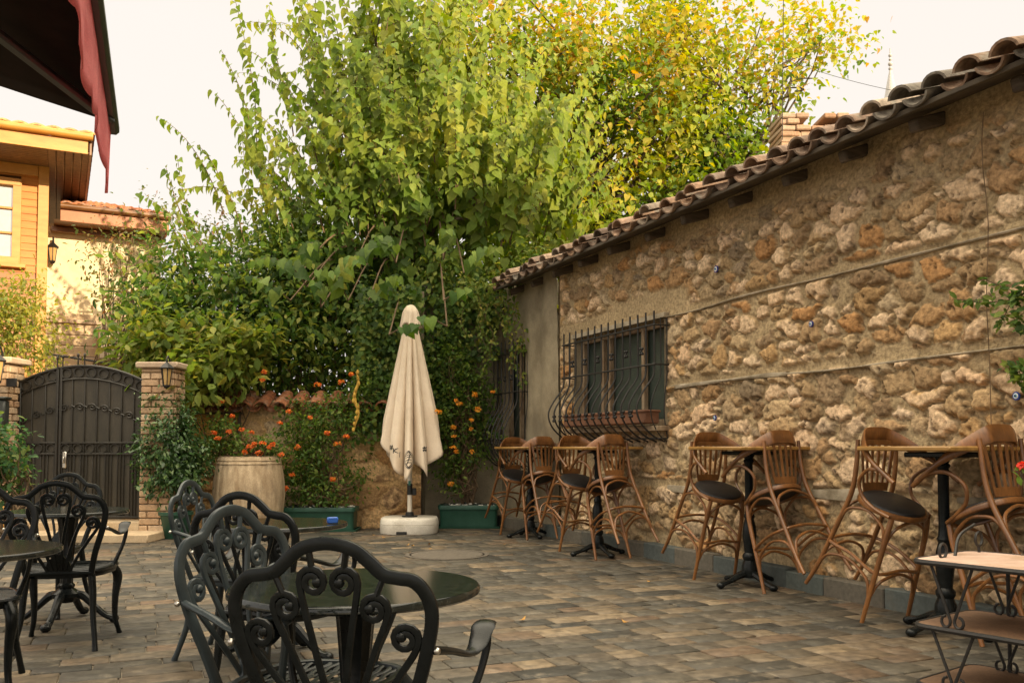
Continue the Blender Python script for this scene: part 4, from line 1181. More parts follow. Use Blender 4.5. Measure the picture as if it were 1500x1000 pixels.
# ------------------------------------------------------------------ bentwood bar stools
def make_stool(label, group):
    t = thing('bar_stool', label, 'bar stool', (0, 0, 0), 0, group)
    wd = M['bentwood']
    SC = V(0, -.20, .70)
    b = MB()
    n = 36
    b.tube([SC + V(.195 * math.cos(2 * math.pi * k / n), .20 * math.sin(2 * math.pi * k / n), -.012) for k in range(n)], .013, .019, n=8, ref=(0, 0, 1), closed=True)
    sf = b.build('seat_frame', wd, t)
    b = MB(); b.lathe([(.001, -.02), (.178, -.018), (.190, 0), (.184, .016), (.15, .027), (.001, .031)], c=SC, n=32); b.build('seat', M['blackseat'], t)
    # rail: one band bent round the back into the two arms
    def rail(u):     # u -1..1
        a = u * math.pi * .5
        s_ = abs(u)
        x = .272 * math.copysign(min(1, math.sin(min(abs(a) * 1.25, math.pi / 2))), u)
        y = -.475 + .46 * max(0, (s_ - .18) / .82) ** 1.15
        z = 1.055 - .125 * max(0, (s_ - .12) / .88) ** 1.1
        return V(x, y, z)
    us = np.linspace(-1, 1, 41)
    b = MB()
    b.tube([rail(u) for u in us], [.011 + .004 * abs(u) for u in us], [.015 + .038 * max(0, 1 - (abs(u) / .66) ** 2) ** 1.0 for u in us], n=10, ref=(0, -.15, 1))
    b.build('back_rail', wd, t)
    # splat with slots
    b = MB()
    def sp(x, v):   # v 0 seat .. 1 rail
        w_ = .100 + .045 * v ** .8
        return V(x * w_, -.372 - .085 * v - .012 * (1 - x * x) * v + .01 * x * x, .72 + .305 * v)
    xs = [-1, -.85, -.64, -.50, -.27, -.12, .12, .27, .50, .64, .85, 1]
    vsz = [0, .16, .30, .34, .55, .72, .86, .90, 1.0]
    def slot(i, j):
        if i in (1, 3, 5, 7, 9): return 1 <= j <= 6
        return False
    vv = []; ff = []
    nx, nv = len(xs), len(vsz); sc2 = V(0, .009, 0)
    for x in xs:
        for v_ in vsz:
            p = sp(x, v_); vv.append(p); vv.append(p + sc2)
    def I(i, j, k): return (i * nv + j) * 2 + k
    solid = lambda i, j: 0 <= i < nx - 1 and 0 <= j < nv - 1 and not slot(i, j)
    for i in range(nx - 1):
        for j in range(nv - 1):
            if not solid(i, j): continue
            ff.append((I(i, j, 0), I(i + 1, j, 0), I(i + 1, j + 1, 0), I(i, j + 1, 0)))
            ff.append((I(i, j, 1), I(i, j + 1, 1), I(i + 1, j + 1, 1), I(i + 1, j, 1)))
            if not solid(i - 1, j): ff.append((I(i, j, 0), I(i, j + 1, 0), I(i, j + 1, 1), I(i, j, 1)))
            if not solid(i + 1, j): ff.append((I(i + 1, j, 0), I(i + 1, j, 1), I(i + 1, j + 1, 1), I(i + 1, j + 1, 0)))
            if not solid(i, j - 1): ff.append((I(i, j, 0), I(i, j, 1), I(i + 1, j, 1), I(i + 1, j, 0)))
            if not solid(i, j + 1): ff.append((I(i, j + 1, 0), I(i + 1, j + 1, 0), I(i + 1, j + 1, 1), I(i, j + 1, 1)))
    b.add(vv, ff); b.build('back_splat', wd, t, angle=30)
    LEGS = {}
    for sg in (-1, 1):
        P = cr([V(sg * .165, -.455, 1.03), V(sg * .168, -.402, .86), V(sg * .174, -.378, .69), V(sg * .188, -.405, .45), V(sg * .205, -.445, .16), V(sg * .218, -.485, 0)], 6)
        b = MB(); b.tube(P, [.013, .015, .016, .016, .015, .013], n=10); b.build('leg', wd, t); LEGS['b', sg] = P
        P = cr([V(sg * .150, -.055, .675), V(sg * .165, -.04, .55), V(sg * .182, -.02, .25), V(sg * .195, .0, 0)], 8)
        b = MB(); b.tube(P, [.017, .017, .016, .013], n=10); b.build('leg', wd, t); LEGS['f', sg] = P
        b = MB()   # C-shaped arm support
        P = cr([V(sg * .266, -.06, .950), V(sg * .262, -.15, .952), V(sg * .245, -.245, .915), V(sg * .225, -.30, .82), V(sg * .210, -.26, .735), V(sg * .198, -.16, .697), V(sg * .17, -.06, .685)], 6)
        b.tube(P, .0115, .0115, n=8); b.build('arm_support', wd, t)
    def on(k, sg, z):
        P = LEGS[k, sg]
        return min(P, key=lambda p: abs(p.z - z)).copy()
    def hoop(name, pa, pb, zt, n=14):
        """bent arch between two points on neighbouring legs, crown at zt"""
        P = [pa]
        ca, cb = pa.lerp(pb, .10), pa.lerp(pb, .90)
        pts = [pa, V(ca.x, ca.y, pa.z + (zt - pa.z) * .62)]
        for q in (.28, .5, .72):
            m = pa.lerp(pb, q); pts.append(V(m.x, m.y, zt - (0.0 if q == .5 else .02)))
        pts += [V(cb.x, cb.y, pb.z + (zt - pb.z) * .62), pb]
        b = MB(); b.tube(cr(pts, 5), .010, n=8); b.build(name, wd, t)
    for (k1, s1), (k2, s2) in ((('b', -1), ('b', 1)), (('f', -1), ('f', 1)), (('b', -1), ('f', -1)), (('b', 1), ('f', 1))):
        hoop('seat_brace', on(k1, s1, .50), on(k2, s2, .50), .655)
        hoop('leg_brace', on(k1, s1, .14), on(k2, s2, .14), .315)
    b = MB()   # foot ring of bent rails
    c_ = [on('f', -1, .335), on('f', 1, .335), on('b', 1, .36), on('b', -1, .36)]
    mid = sum(c_, V(0, 0, 0)) / 4
    P = []
    for i in range(4):
        a_, d_ = c_[i], c_[(i + 1) % 4]
        P += [a_, a_.lerp(d_, .5) + (a_.lerp(d_, .5) - mid) * .10 + V(0, 0, .02)]
    b.tube(cr(P, 6, closed=True), .011, n=8, closed=True); b.build('foot_ring', wd, t)
    return t
def make_bar_table(label, group):
    t = thing('bar_table', label, 'table', (0, 0, 0), 0, group)
    h = 1.083
    b = MB(); b.box((0, 0, h - .014), (.67, .67, .028), ch=.007); b.build('tabletop', M['bartop'], t)
    b = MB(); b.box((0, 0, h - .05), (.30, .30, .03), ch=.006)
    b.lathe([(.001, .06), (.055, .07), (.065, .10), (.06, .16), (.045, .20), (.055, .22), (.055, .24), (.04, .26), (.048, .34), (.055, .40), (.048, .47), (.035, .52), (.043, .54), (.035, .56), (.031, .60), (.031, .95), (.042, .97), (.031, .985), (.05, 1.02)], n=20)
    b.build('pedestal', M['castblack'], t)
    for k in range(4):
        u = V(math.cos(k * math.pi / 2), math.sin(k * math.pi / 2), 0); b = MB()
        b.tube(cr([u * .03 + V(0, 0, .10), u * .10 + V(0, 0, .085), u * .19 + V(0, 0, .05), u * .27 + V(0, 0, .03)], 6), [.03, .03, .024, .03], [.03, .026, .018, .02], n=8)
        b.ball(u * .275 + V(0, 0, .024), .033, 8, .75); b.build('leg', M['castblack'], t)
    return t
SG, BG = 'bentwood bar stools tipped against the wall tables', 'high wooden tables along the stone wall'
tabs = [((2.53, 5.22), 'nearest the camera, partly behind the low tiered stand'), ((1.85, 6.95), 'between the grilled window and the tiered stand, second from the right'),
        ((.86, 8.94), 'under the grilled window'), ((.22, 10.75), 'farthest, beside the green planter in the corner')]
st0 = None; bt0 = None; 
WANG = math.atan2(-WD.x, WD.y)          # turns local +y onto the wall direction
for i, ((x, y), where) in enumerate(tabs):
    c = V(x, y, .004)
    if bt0 is None: bt0 = make_bar_table('high wooden bar table ' + where, BG); bt0.location = c; bt0.rotation_euler = (0, 0, WANG)
    else: dup(bt0, c, WANG, 'high wooden bar table ' + where)
    names = ['nearest the camera', 'at the second table from the right', 'at the table under the grilled window', 'at the farthest table by the corner planter']
    for side in (-1, 1):
        lab = ('bentwood stool seen from behind, tipped onto the table ' if side < 0 else 'bentwood stool with its black seat showing, tipped onto the table ') + ['nearest the camera', 'second from the right', 'under the grilled window', 'beside the corner planter'][i]
        off = -.345 if side < 0 else .42
        jt = rnd.uniform(-2.5, 2.5); tilt = R(24 + rnd.uniform(-1.2, 1.2)) if side < 0 else R(21 + rnd.uniform(-1.2, 1.2))
        lat = {-1: (-.06, -.05, .02, .0), 1: (.04, .03, .03, .02)}[side][i]
        loc = c + WD * off + WN * lat
        rot = Matrix.Rotation(WANG + (0 if side < 0 else math.pi) + R(jt), 4, 'Z') @ Matrix.Rotation(-tilt, 4, 'X')
        e = rot.to_euler()
        if st0 is None: st0 = make_stool(lab, SG); st0.location = loc; st0.rotation_euler = e
        else: dup(st0, loc, e, lab)

# ------------------------------------------------------------------ closed parasol
ux, uy = -1.30, 11.32
um = thing('parasol', 'closed cream canvas parasol standing on a white base before the ivy', 'parasol', (ux, uy, 0))
b = MB()
def rbox(b, w, d, z0, z1, r_, n=6):
    P = []
    for q, (sx, sy) in enumerate(((1, 1), (-1, 1), (-1, -1), (1, -1))):
        for k in range(n + 1):
            a = math.pi / 2 * (q + k / n)
            P.append((sx * (w - r_) + r_ * math.cos(a), sy * (d - r_) + r_ * math.sin(a)))
    m = len(P); zsq = [(z0, .985), (z0 + .012, 1.0), (z0 + (z1 - z0) * .55, 1.0), (z0 + (z1 - z0) * .57, .985), (z0 + (z1 - z0) * .60, 1.0), (z1 - .03, .985), (z1 - .008, .96), (z1, .93)]
    vs = [V(x * s_, y * s_, z) for z, s_ in zsq for x, y in P]
    fs = [(i * m + k, i * m + (k + 1) % m, (i + 1) * m + (k + 1) % m, (i + 1) * m + k) for i in range(len(zsq) - 1) for k in range(m)]
    fs.append(tuple(range((len(zsq) - 1) * m, len(zsq) * m)))
    b.add(vs, fs)
rbox(b, .36, .34, .006, .20, .24)
bs = b.build('base', M['whiteplastic'], um)
b = MB(); b.box((-.06, -.338, .026), (.13, .02, .036), ch=.004); b.build('base_slot', M['rubber'], bs)
b = MB(); b.lathe([(.10, .198), (.10, .215), (.055, .22), (.05, .26), (.035, .265)], n=20); b.build('pole_socket', M['rubber'], um)
b = MB(); b.lathe([(.030, .22), (.030, 2.6)], n=16); b.build('pole', M['whitemetal'], um)
b = MB(); b.lathe([(.034, .48), (.034, .62)], n=16); b.box((.06, -.01, .52), (.05, .03, .09), ch=.006); b.build('crank', M['rubber'], um)
b = MB(); b.box((0, -.033, .63), (.03, .006, .055), ch=.001); b.build('pole_sticker', mat('green_sticker', (.03, .16, .12), rough=.5), um)
ZT, ZN = 2.70, 2.64
def hem(th):      # th measured so that -pi/2 faces the camera
    pts = [(-3.1416, 1.22), (-2.75, 1.20), (-2.45, .98), (-2.15, .90), (-1.88, .74), (-1.62, .67), (-1.36, .90), (-1.15, .84), (-.9, .71), (-.66, .86), (-.42, .98), (-.15, 1.13), (.1, 1.22), (.6, 1.02), (1.1, .8), (1.6, .9), (2.1, .78), (2.6, 1.05), (3.1416, 1.22)]
    return float(np.interp(th, [p[0] for p in pts], [p[1] for p in pts]))
def fabric(th, t):
    zb = hem(th); z = ZT + (zb - ZT) * t
    h_ = (ZT - z) / (ZT - .75)
    base = .066 + .295 * h_ ** .92
    fold = math.sin(th * 8 + 1.1 + .5 * math.sin(h_ * 4 + th)) ; fold2 = math.sin(th * 17 + 2 * h_ + .7)
    amp = (.16 + .42 * h_) * base
    ph = 5.5 * (th + 1.55) + .22 * h_ * math.sin(3 * (th + 1.55))
    r_ = base * .96 + amp * (2 * abs(math.cos(ph)) ** .75 - 1.15) * (.62 + .25 * math.sin(2.3 * (th + 1.55) + 1.2)) + .05 * base * fold2
    side = abs(math.cos(th)) ** 4 * .11 * h_ ** 1.2
    r_ += side * (1.25 if math.cos(th) > 0 else .75)
    # cloth bunches a little toward the hem
    r_ *= 1 - .10 * max(0, t - .82) / .18 * (.5 + .5 * math.sin(th * 5))
    tw = .18 * h_ * math.sin(3 * th)
    return V(r_ * math.cos(th + tw * .3), r_ * math.sin(th + tw * .3) * .92, z)
b = MB(); NT, NZ = 240, 44
b.add([fabric(-math.pi + 2 * math.pi * i / NT, j / (NZ - 1)) for i in range(NT) for j in range(NZ)], [(i * NZ + j, i * NZ + j + 1, ((i + 1) % NT) * NZ + j + 1, ((i + 1) % NT) * NZ + j) for i in range(NT) for j in range(NZ - 1)])
cn = b.build('canopy', M['canvas'], um, angle=180)
md = cn.modifiers.new('thick', 'SOLIDIFY'); md.thickness = .004; md.offset = 1
b = MB()   # little vent cap over the top, pleated
vs = []
for i in range(96):
    th = 2 * math.pi * i / 96
    for j in range(14):
        t = j / 13
        r_ = .012 + .070 * min(1, t * 2.4) ** .5 + .040 * t
        r_ *= 1 + .16 * t * math.sin(th * 8 + 1.2 * t)
        vs.append(V(r_ * math.cos(th), r_ * math.sin(th), 2.905 - .035 * t - .245 * t ** 1.3 * (1 + .12 * math.sin(th * 4))))
b.add(vs, [(i * 14 + j, i * 14 + j + 1, ((i + 1) % 96) * 14 + j + 1, ((i + 1) % 96) * 14 + j) for i in range(96) for j in range(13)])
vc = b.build('vent_cap', M['canvas'], um, angle=180)
md = vc.modifiers.new('thick', 'SOLIDIFY'); md.thickness = .004
def onfab(th0, z0, dx, dz, off=.006):
    r0 = fabric(th0, .8); rr = math.hypot(r0.x, r0.y)
    th = th0 + dx / rr; zb = hem(th); t = (z0 + dz - ZT) / (zb - ZT)
    p = fabric(th, min(t, .995)); n_ = V(p.x, p.y, 0).normalized()
    return p + n_ * off
def stroke(b, th0, z0, pts, w):
    P = []
    for i in range(len(pts) - 1):
        for k in range(6):
            q = k / 6; P.append((pts[i][0] * (1 - q) + pts[i + 1][0] * q, pts[i][1] * (1 - q) + pts[i + 1][1] * q))
    P.append(pts[-1])
    b.tube([onfab(th0, z0, x, z) for x, z in P], w, .0016, n=5, ref=(math.cos(th0), math.sin(th0), 0))
b = MB()
def hashmark(th0, z0, s):
    for x in (-.3, .3): stroke(b, th0, z0, [((x - .12) * s, -.55 * s), ((x + .12) * s, .55 * s)], .0072)
    for z in (-.22, .22): stroke(b, th0, z0, [(-.6 * s, z * s), (.6 * s, z * s)], .0072)
ra, rc, re = -2.12, -.98, -1.55
hashmark(ra - .06, 1.08, .055); b.build('hash_mark', M['ink'], cn); b = MB(); hashmark(rc, 1.06, .06); b.build('hash_mark', M['ink'], cn); b = MB()
s_ = .052                         # the K and the start of the E running into the fold
stroke(b, ra + .14, 1.04, [(-.4 * s_, -.6 * s_), (-.4 * s_, .6 * s_)], .0072)
stroke(b, ra + .14, 1.04, [(.35 * s_, .6 * s_), (-.35 * s_, 0), (.4 * s_, -.6 * s_)], .0072)
stroke(b, ra + .27, .99, [(-.2 * s_, -.6 * s_), (-.2 * s_, .6 * s_), (.3 * s_, .6 * s_)], .0072)
stroke(b, ra + .27, .99, [(-.2 * s_, 0), (.2 * s_, 0)], .0072)
b.build('printed_letters', M['ink'], cn); b = MB()
# leaf-shaped emblem
th0, z0 = re, .93
for k in (1.0, .72):
    L_ = [(-.062 * k * math.sin(math.pi * q / 14), (-.11 + .22 * q / 14) * (.5 + .5 * k)) for q in range(15)]
    stroke(b, th0, z0, L_, .0062); stroke(b, th0, z0, [(-x, z) for x, z in L_], .0062)
stroke(b, th0, z0, [(-.02, -.075), (.0, 0), (.018, .075)], .0062)
for q in (-.045, -.01, .025, .05): stroke(b, th0, z0, [(-.035, q - .012), (0, q + .012), (.035, q + .006)], .005)
b.build('leaf_emblem', M['ink'], cn)

# ------------------------------------------------------------------ barrel, planters, pots
p = at(365, 700, 11.2)
ba = thing('wine_barrel', 'weathered grey oak barrel with orange flowers on top, against the garden wall', 'barrel', (p.x, 11.2, 0))
b = MB(); n = 28
def bprof(z): return .335 + .105 * math.sin(math.pi * (z + .06) / 1.12) ** .9
zsb = np.linspace(.0, .965, 22)
vs = []
for k in range(n * 4):
    an = 2 * math.pi * k / (n * 4); edge = (k % 4 == 0)
    for z in zsb: 
        r_ = bprof(z) - (.004 if edge else 0) + .003 * math.sin(k // 4 * 2.3); vs.append(V(r_ * math.cos(an), r_ * math.sin(an), z))
m = len(zsb); nn = n * 4
b.add(vs, [(i * m + j, i * m + j + 1, ((i + 1) % nn) * m + j + 1, ((i + 1) % nn) * m + j) for i in range(nn) for j in range(m - 1)])
b.lathe([(bprof(.965), .965), (bprof(.965) - .03, .968), (bprof(.9) - .035, .90)], n=56)
b.build('staves', M['barrel'], ba, angle=25)
b = MB(); b.lathe([(.001, .91), (.335, .91)], n=32); b.build('barrel_soil', M['soil'], ba)
for z, hgt_ in ((.93, .018), (.885, .014), (.70, .0), (.22, .045)):
    if hgt_ <= 0: continue
    b = MB(); b.lathe([(bprof(z - hgt_) + .001, z - hgt_), (bprof(z - hgt_) + .009, z - hgt_ + .004), (bprof(z + hgt_) + .009, z + hgt_ - .004), (bprof(z + hgt_) + .001, z + hgt_)], n=56); b.build('hoop', M['barrel'], ba)

def trough(x0, x1, y0, y1, h, label, rz=0.0):
    cx, cy = (x0 + x1) / 2, (y0 + y1) / 2; hw_, hd_ = (x1 - x0) / 2, (y1 - y0) / 2
    t = thing('planter', label, 'planter', (cx, cy, 0), rz, 'long green plastic planters')
    b = MB(); r_ = .05; n_ = 5
    def lay(w, d, z): 
        P = []
        for q, (sx, sy) in enumerate(((1, 1), (-1, 1), (-1, -1), (1, -1))):
            for k in range(n_ + 1):
                a = math.pi / 2 * (q + k / n_); P.append(V(sx * (w - r_) + r_ * math.cos(a), sy * (d - r_) + r_ * math.sin(a), z))
        return P
    L_ = [lay(hw_ - .02, hd_ - .02, .03), lay(hw_ - .012, hd_ - .012, h - .065), lay(hw_ - .01, hd_ - .01, h - .06), lay(hw_ + .006, hd_ + .006, h - .055), lay(hw_ + .01, hd_ + .01, h - .006), lay(hw_ + .006, hd_ + .006, h), lay(hw_ - .012, hd_ - .012, h), lay(hw_ - .02, hd_ - .02, h - .07)]
    m = len(L_[0]); vs = sum(L_, [])
    b.add(vs, [(i * m + k, i * m + (k + 1) % m, (i + 1) * m + (k + 1) % m, (i + 1) * m + k) for i in range(len(L_) - 1) for k in range(m)])
    b.build('tub', M['green_plastic'], t)
    b = MB(); b.add(lay(hw_ + .03, hd_ + .03, .006) + lay(hw_ + .035, hd_ + .035, .035) + lay(hw_ + .015, hd_ + .015, .032), [(i * m + k, i * m + (k + 1) % m, (i + 1) * m + (k + 1) % m, (i + 1) * m + k) for i in range(2) for k in range(m)]); b.build('saucer', M['green_plastic'], t)
    b = MB()
    b.grid(lambda u, v: V(u, v, h - .05 + .03 * float(vnoise(u * 9, v * 9, 12))), np.linspace(-hw_ + .022, hw_ - .022, 24), np.linspace(-hd_ + .022, hd_ - .022, 10)); b.build('soil', M['soil'], t)
    for nm, mm, cnt in (('white_pebbles', 'white_pebble', 34), ('dark_pebbles', 'dark_pebble', 70)):
        b = MB()
        for _ in range(cnt):
            c = V(rnd.uniform(-hw_ + .05, hw_ - .05), rnd.uniform(-hd_ + .04, hd_ - .04), h - .02 + rnd.uniform(-.005, .03))
            b.box(None, (rnd.uniform(.03, .09), rnd.uniform(.02, .04), rnd.uniform(.015, .03)), ch=.006, M=Matrix.Translation(c) @ Matrix.Rotation(rnd.uniform(0, 6), 4, 'Z') @ Matrix.Rotation(rnd.uniform(-.6, .6), 4, 'X'))
        o = b.build(nm, M[mm], t); tag(o, kind='stuff')
    return t
trough(-2.96, -2.02, 11.42, 11.78, .31, 'green trough planter with an orange flowering bush, left of the parasol')
trough(-.98, -.18, 11.86, 12.20, .31, 'green trough planter with a yellow flowering vine, right of the parasol')
p = G(248, 790)
pt = thing('plant_pot', 'round dark green plastic pot holding the ficus beside the gate', 'pot', (p.x, p.y + .18, 0))
b = MB(); b.lathe([(.001, .004), (.145, .004), (.15, .01), (.185, .27), (.19, .275), (.205, .28), (.208, .315), (.20, .32), (.185, .315), (.178, .27)], n=32); b.build('pot', M['green_plastic'], pt)
b = MB(); b.lathe([(.001, .285), (.178, .275)], n=24); b.build('soil', M['soil'], pt)
FIC = V(p.x, p.y + .18, .28)

# ------------------------------------------------------------------ low tiered stand at the right
et = thing('tiered_stand', 'low wrought iron stand with a worn pinkish top and brown lower shelves', 'stand', (0, 0, 0))
A_ = V(1.64, 3.68, 0); e1, e2 = V(.60, -.80, 0), V(.80, .60, 0)
LN, WDT = 1.05, .50
def slab(b, z, th, grow=0.0, r_=.06):
    P = []
    for q, (u0, v0) in enumerate(((LN - r_ + grow, WDT - r_ + grow), (r_ - grow, WDT - r_ + grow), (r_ - grow, r_ - grow), (LN - r_ + grow, r_ - grow))):
        for k in range(7):
            a = math.pi / 2 * (q + k / 6); P.append(A_ + e1 * (u0 + r_ * math.cos(a)) + e2 * (v0 + r_ * math.sin(a)) + V(0, 0, z))
    b.poly(P, V(0, 0, th)); return P
for z, mm in ((.612, 'marble'), (.352, 'brownshelf'), (.115, 'brownshelf')):
    b = MB(); P = slab(b, z, .010); b.build('shelf', M[mm], et, smooth=False)
    b = MB(); b.tube([p_ + V(0, 0, .002) for p_ in P], .009, .012, n=6, ref=(0, 0, 1), closed=True); b.build('shelf_rim', M['iron'], et)
def Ep(u, v, z): return A_ + e1 * u + e2 * v + V(0, 0, z)
for u in (.05, LN - .05):
    for v in (WDT - .02,):
        b = MB(); b.tube([Ep(u + .12 if u < .5 else u - .12, v, .0), Ep(u + .12 if u < .5 else u - .12, v, .615)], .0085, n=8); b.build('post', M['iron'], et)
def vleg(u, v, z0, z1, sp_=.085):
    b = MB()
    for sg in (-1, 1):
        P = [Ep(u + sg * sp_, v, z1), Ep(u + sg * .008, v, z0 + .03)]
        P += [Ep(u + sg * (.008 + .018 + .018 * math.cos(math.pi * (1 - k / 8 * 1.5))), v, z0 + .024 - .022 * math.sin(math.pi * k / 8 * 1.5)) for k in range(9)]
        b.tube(P, .006, n=6)
    return b.build('scroll_leg', M['iron'], et)
for v in (.02, WDT - .03):
    for u in (.16, LN * .52, LN - .16):
        vleg(u, v, .120, .352)
        vleg(u, v, .362, .612)
        vleg(u, v, .0, .115, .05)
for u in (.06, LN - .06):
    b = MB()
    P = [Ep(u, WDT * .5, .62), Ep(u - .01, WDT * .62, .70), Ep(u, WDT * .85, .745)]
    b.tube(cr(P, 5), .007, n=6)
    for c in (Ep(u, WDT * .92, .68), Ep(u, WDT * .30, .65)): b.ring(c, .03, .006, e1, n=16)
    b.tube([Ep(u, WDT * .92, .65), Ep(u, WDT * .92, .615)], .006, n=6); b.tube([Ep(u, WDT * .30, .62), Ep(u, WDT * .30, .614)], .006, n=6)
    b.build('end_scroll', M['iron'], et)

# ------------------------------------------------------------------ foliage
LT = {
 'heart': (np.array([(0, 0, 0), (.26, -.07, .05), (.43, .16, .09), (.36, .45, .08), (.17, .76, .02), (0, 1.06, -.14), (-.17, .76, .02), (-.36, .45, .08), (-.43, .16, .09), (-.26, -.07, .05), (0, .30, 0), (0, .66, -.03)], float),
           [(0, 1, 2, 10), (10, 2, 3, 11), (11, 3, 4, 5), (0, 10, 8, 9), (10, 11, 7, 8), (11, 5, 6, 7)]),
 'oval': (np.array([(0, 0, 0), (.20, .25, .05), (.23, .58, .05), (0, 1, -.08), (-.23, .58, .05), (-.20, .25, .05), (0, .5, -.01)], float),
          [(0, 1, 2, 6), (6, 2, 3, 3), (0, 6, 4, 5), (6, 3, 3, 4)]),
 'lance': (np.array([(0, 0, 0), (.13, .3, .04), (.12, .65, .03), (0, 1, -.1), (-.12, .65, .03), (-.13, .3, .04), (0, .5, -.02)], float),
          [(0, 1, 2, 6), (6, 2, 3, 3), (0, 6, 4, 5), (6, 3, 3, 4)]),
 'tiny': (np.array([(0, 0, 0), (.27, .5, .07), (0, 1, -.04), (-.27, .5, .07)], float), [(0, 1, 2, 2), (0, 2, 3, 3)]),
 'ivy': (np.array([(0, 0, 0), (.42, .02, .04), (.30, .36, .05), (.34, .62, .02), (0, 1, -.08), (-.34, .62, .02), (-.30, .36, .05), (-.42, .02, .04), (0, .4, -.02)], float),
         [(0, 1, 2, 8), (8, 2, 3, 4), (0, 8, 6, 7), (8, 4, 5, 6)]),
}
def nrm(a): return a / np.maximum(np.linalg.norm(a, axis=-1, keepdims=True), 1e-6)
def leaves(name, m, P, D, N, S, T, parent, tmpl='oval'):
    tv_, tq = LT[tmpl]
    tris = []
    for q in tq:
        tris.append((q[0], q[1], q[2]))
        if q[3] != q[2]: tris.append((q[0], q[2], q[3]))
    tris = np.array(tris)
    P, D, N, S, T = map(np.asarray, (P, D, N, S, T))
    D = nrm(D); X = nrm(np.cross(D, N)); Z = np.cross(X, D)
    n, k = len(P), len(tv_)
    bend = rng.uniform(.4, 1.9, n)[:, None, None]
    wv = rng.uniform(.8, 1.2, n)[:, None, None]
    tl = tv_[None] * S[:, None, None]
    vv = P[:, None] + X[:, None] * tl[..., 0:1] * wv + D[:, None] * tl[..., 1:2] + Z[:, None] * tl[..., 2:3] * bend
    ff = (tris[None] + (np.arange(n) * k)[:, None, None]).reshape(-1, 3)
    cc = np.repeat(T, k, axis=0)
    return np_mesh(name, vv.reshape(-1, 3), ff, m, parent, cc, smooth=True)
def unit(n): return nrm(rng.normal(size=(n, 3)))
def pick(pal, n, w=None, var=.18):
    pal = np.array(pal); w = None if w is None else np.array(w) / np.sum(w)
    return pal[rng.choice(len(pal), n, p=w)] * rng.uniform(1 - var, 1 + var, (n, 1))
def blend(pal, P, k, seed, jit=.45, var=.16):
    """palette drifting smoothly through the crown with some leaf-to-leaf scatter"""
    pal = np.array(pal); t = vnoise(P[:, 0] * k + P[:, 1] * .6 * k, P[:, 2] * k, seed) * 1.15 - .08 + rng.normal(0, jit * .5, len(P))
    t = np.clip(t, 0, .9999) * (len(pal) - 1); i = t.astype(int); f = (t - i)[:, None]
    return (pal[i] * (1 - f) + pal[np.minimum(i + 1, len(pal) - 1)] * f) * rng.uniform(1 - var, 1 + var, (len(P), 1))
def cloud(ells, ncl, shell=.55, zmin=None, gap=None):
    """cluster centres and outward directions in a union of ellipsoids (cx,cy,cz,rx,ry,rz)"""
    E = np.array(ells, float); vol = E[:, 3] * E[:, 4] * E[:, 5]; vol = vol ** .8
    i = rng.choice(len(E), ncl * 3, p=vol / vol.sum())
    u = unit(ncl * 3); r_ = shell + (1 - shell) * rng.random(ncl * 3) ** .7
    r_ = np.where(rng.random(ncl * 3) < .18, rng.random(ncl * 3) * shell, r_)
    c = E[i, :3] + u * r_[:, None] * E[i, 3:6]
    if gap is not None:
        g = vnoise(c[:, 0] * gap + c[:, 1] * 1.7 * gap, c[:, 2] * gap + 31, 400); keep = g > .34
        c, u = c[keep], u[keep]
    if zmin is not None: k = c[:, 2] > zmin; c, u = c[k], u[k]
    return c[:ncl], u[:ncl]
def bushy(c, u, per, spread, size, down=.3, outw=.6):
    n = len(c) * per
    C, U = np.repeat(c, per, 0), np.repeat(u, per, 0)
    off = rng.normal(size=(n, 3)) * spread
    P = C + off
    D = U * outw + unit(n) * .75 + np.array([0, 0, -down])
    N = np.array([0, 0, .75]) + U * .5 + unit(n) * .55
    S = size * rng.uniform(.5, 1.3, n)
    return P, D, N, S
def stems(name, parent, root, ends, r0=.02, r1=.004, m='twig', wob=.12, n=5, fork=.4, mn=6):
    b = MB()
    for e in ends:
        root_ = Vector(root[rnd.randrange(len(root))]) if isinstance(root, list) else Vector(root)
        e = Vector(e); P = [root_]
        for k in range(1, mn):
            t = k / mn
            p = root_.lerp(e, t) + V(rnd.gauss(0, 1), rnd.gauss(0, 1), rnd.gauss(0, .6)) * wob * math.sin(math.pi * t) + V(0, 0, .15 * (e - root_).length * math.sin(math.pi * t) * fork)
            P.append(p)
        P.append(e); b.tube(cr(P, 2), [r0, (r0 + r1) * .45, r1], n=n)
    return b.build(name, M[m], parent, fix=False)
def trunk_mesh(parent, pts, r0, r1, name='trunk', m='bark'):
    b = MB(); b.tube(cr(pts, 5), [r0, r0 * .8, r1], n=10); return b.build(name, M[m], parent)

# --- mulberry with long hanging shoots, behind the garden wall
GREEN_M = [(.12, .20, .03), (.17, .25, .04), (.08, .15, .025), (.23, .28, .055), (.15, .22, .035), (.28, .28, .045), (.055, .11, .025)]
mul = thing('mulberry_tree', 'big green tree with long drooping leafy shoots behind the garden wall and parasol', 'tree', (-1.95, 13.6, 0))
def L(p): return np.asarray(p) - np.array([-1.95, 13.6, 0])
trunk_mesh(mul, [V(0, 0, -.05), V(.1, .1, 1.5), V(-.05, .1, 3.0), V(.05, .2, 4.6)], .22, .10)
tops = []
lobes = [(-2.15, 13.3, 4.8, 1.45, 1.2, 2.1), (-.95, 13.1, 4.9, 1.8, 1.3, 2.2), (.05, 13.4, 4.8, 1.0, 1.1, 1.5), (-1.75, 13.2, 6.6, 1.35, 1.2, 1.6), (-3.0, 13.4, 3.7, .9, .9, 1.2), (-.6, 12.9, 3.7, 1.5, .8, 1.1)]
c, u = cloud(lobes, 330, .45)
P, D, N, S = bushy(c, u, 8, .30, .15, down=.9, outw=.35)
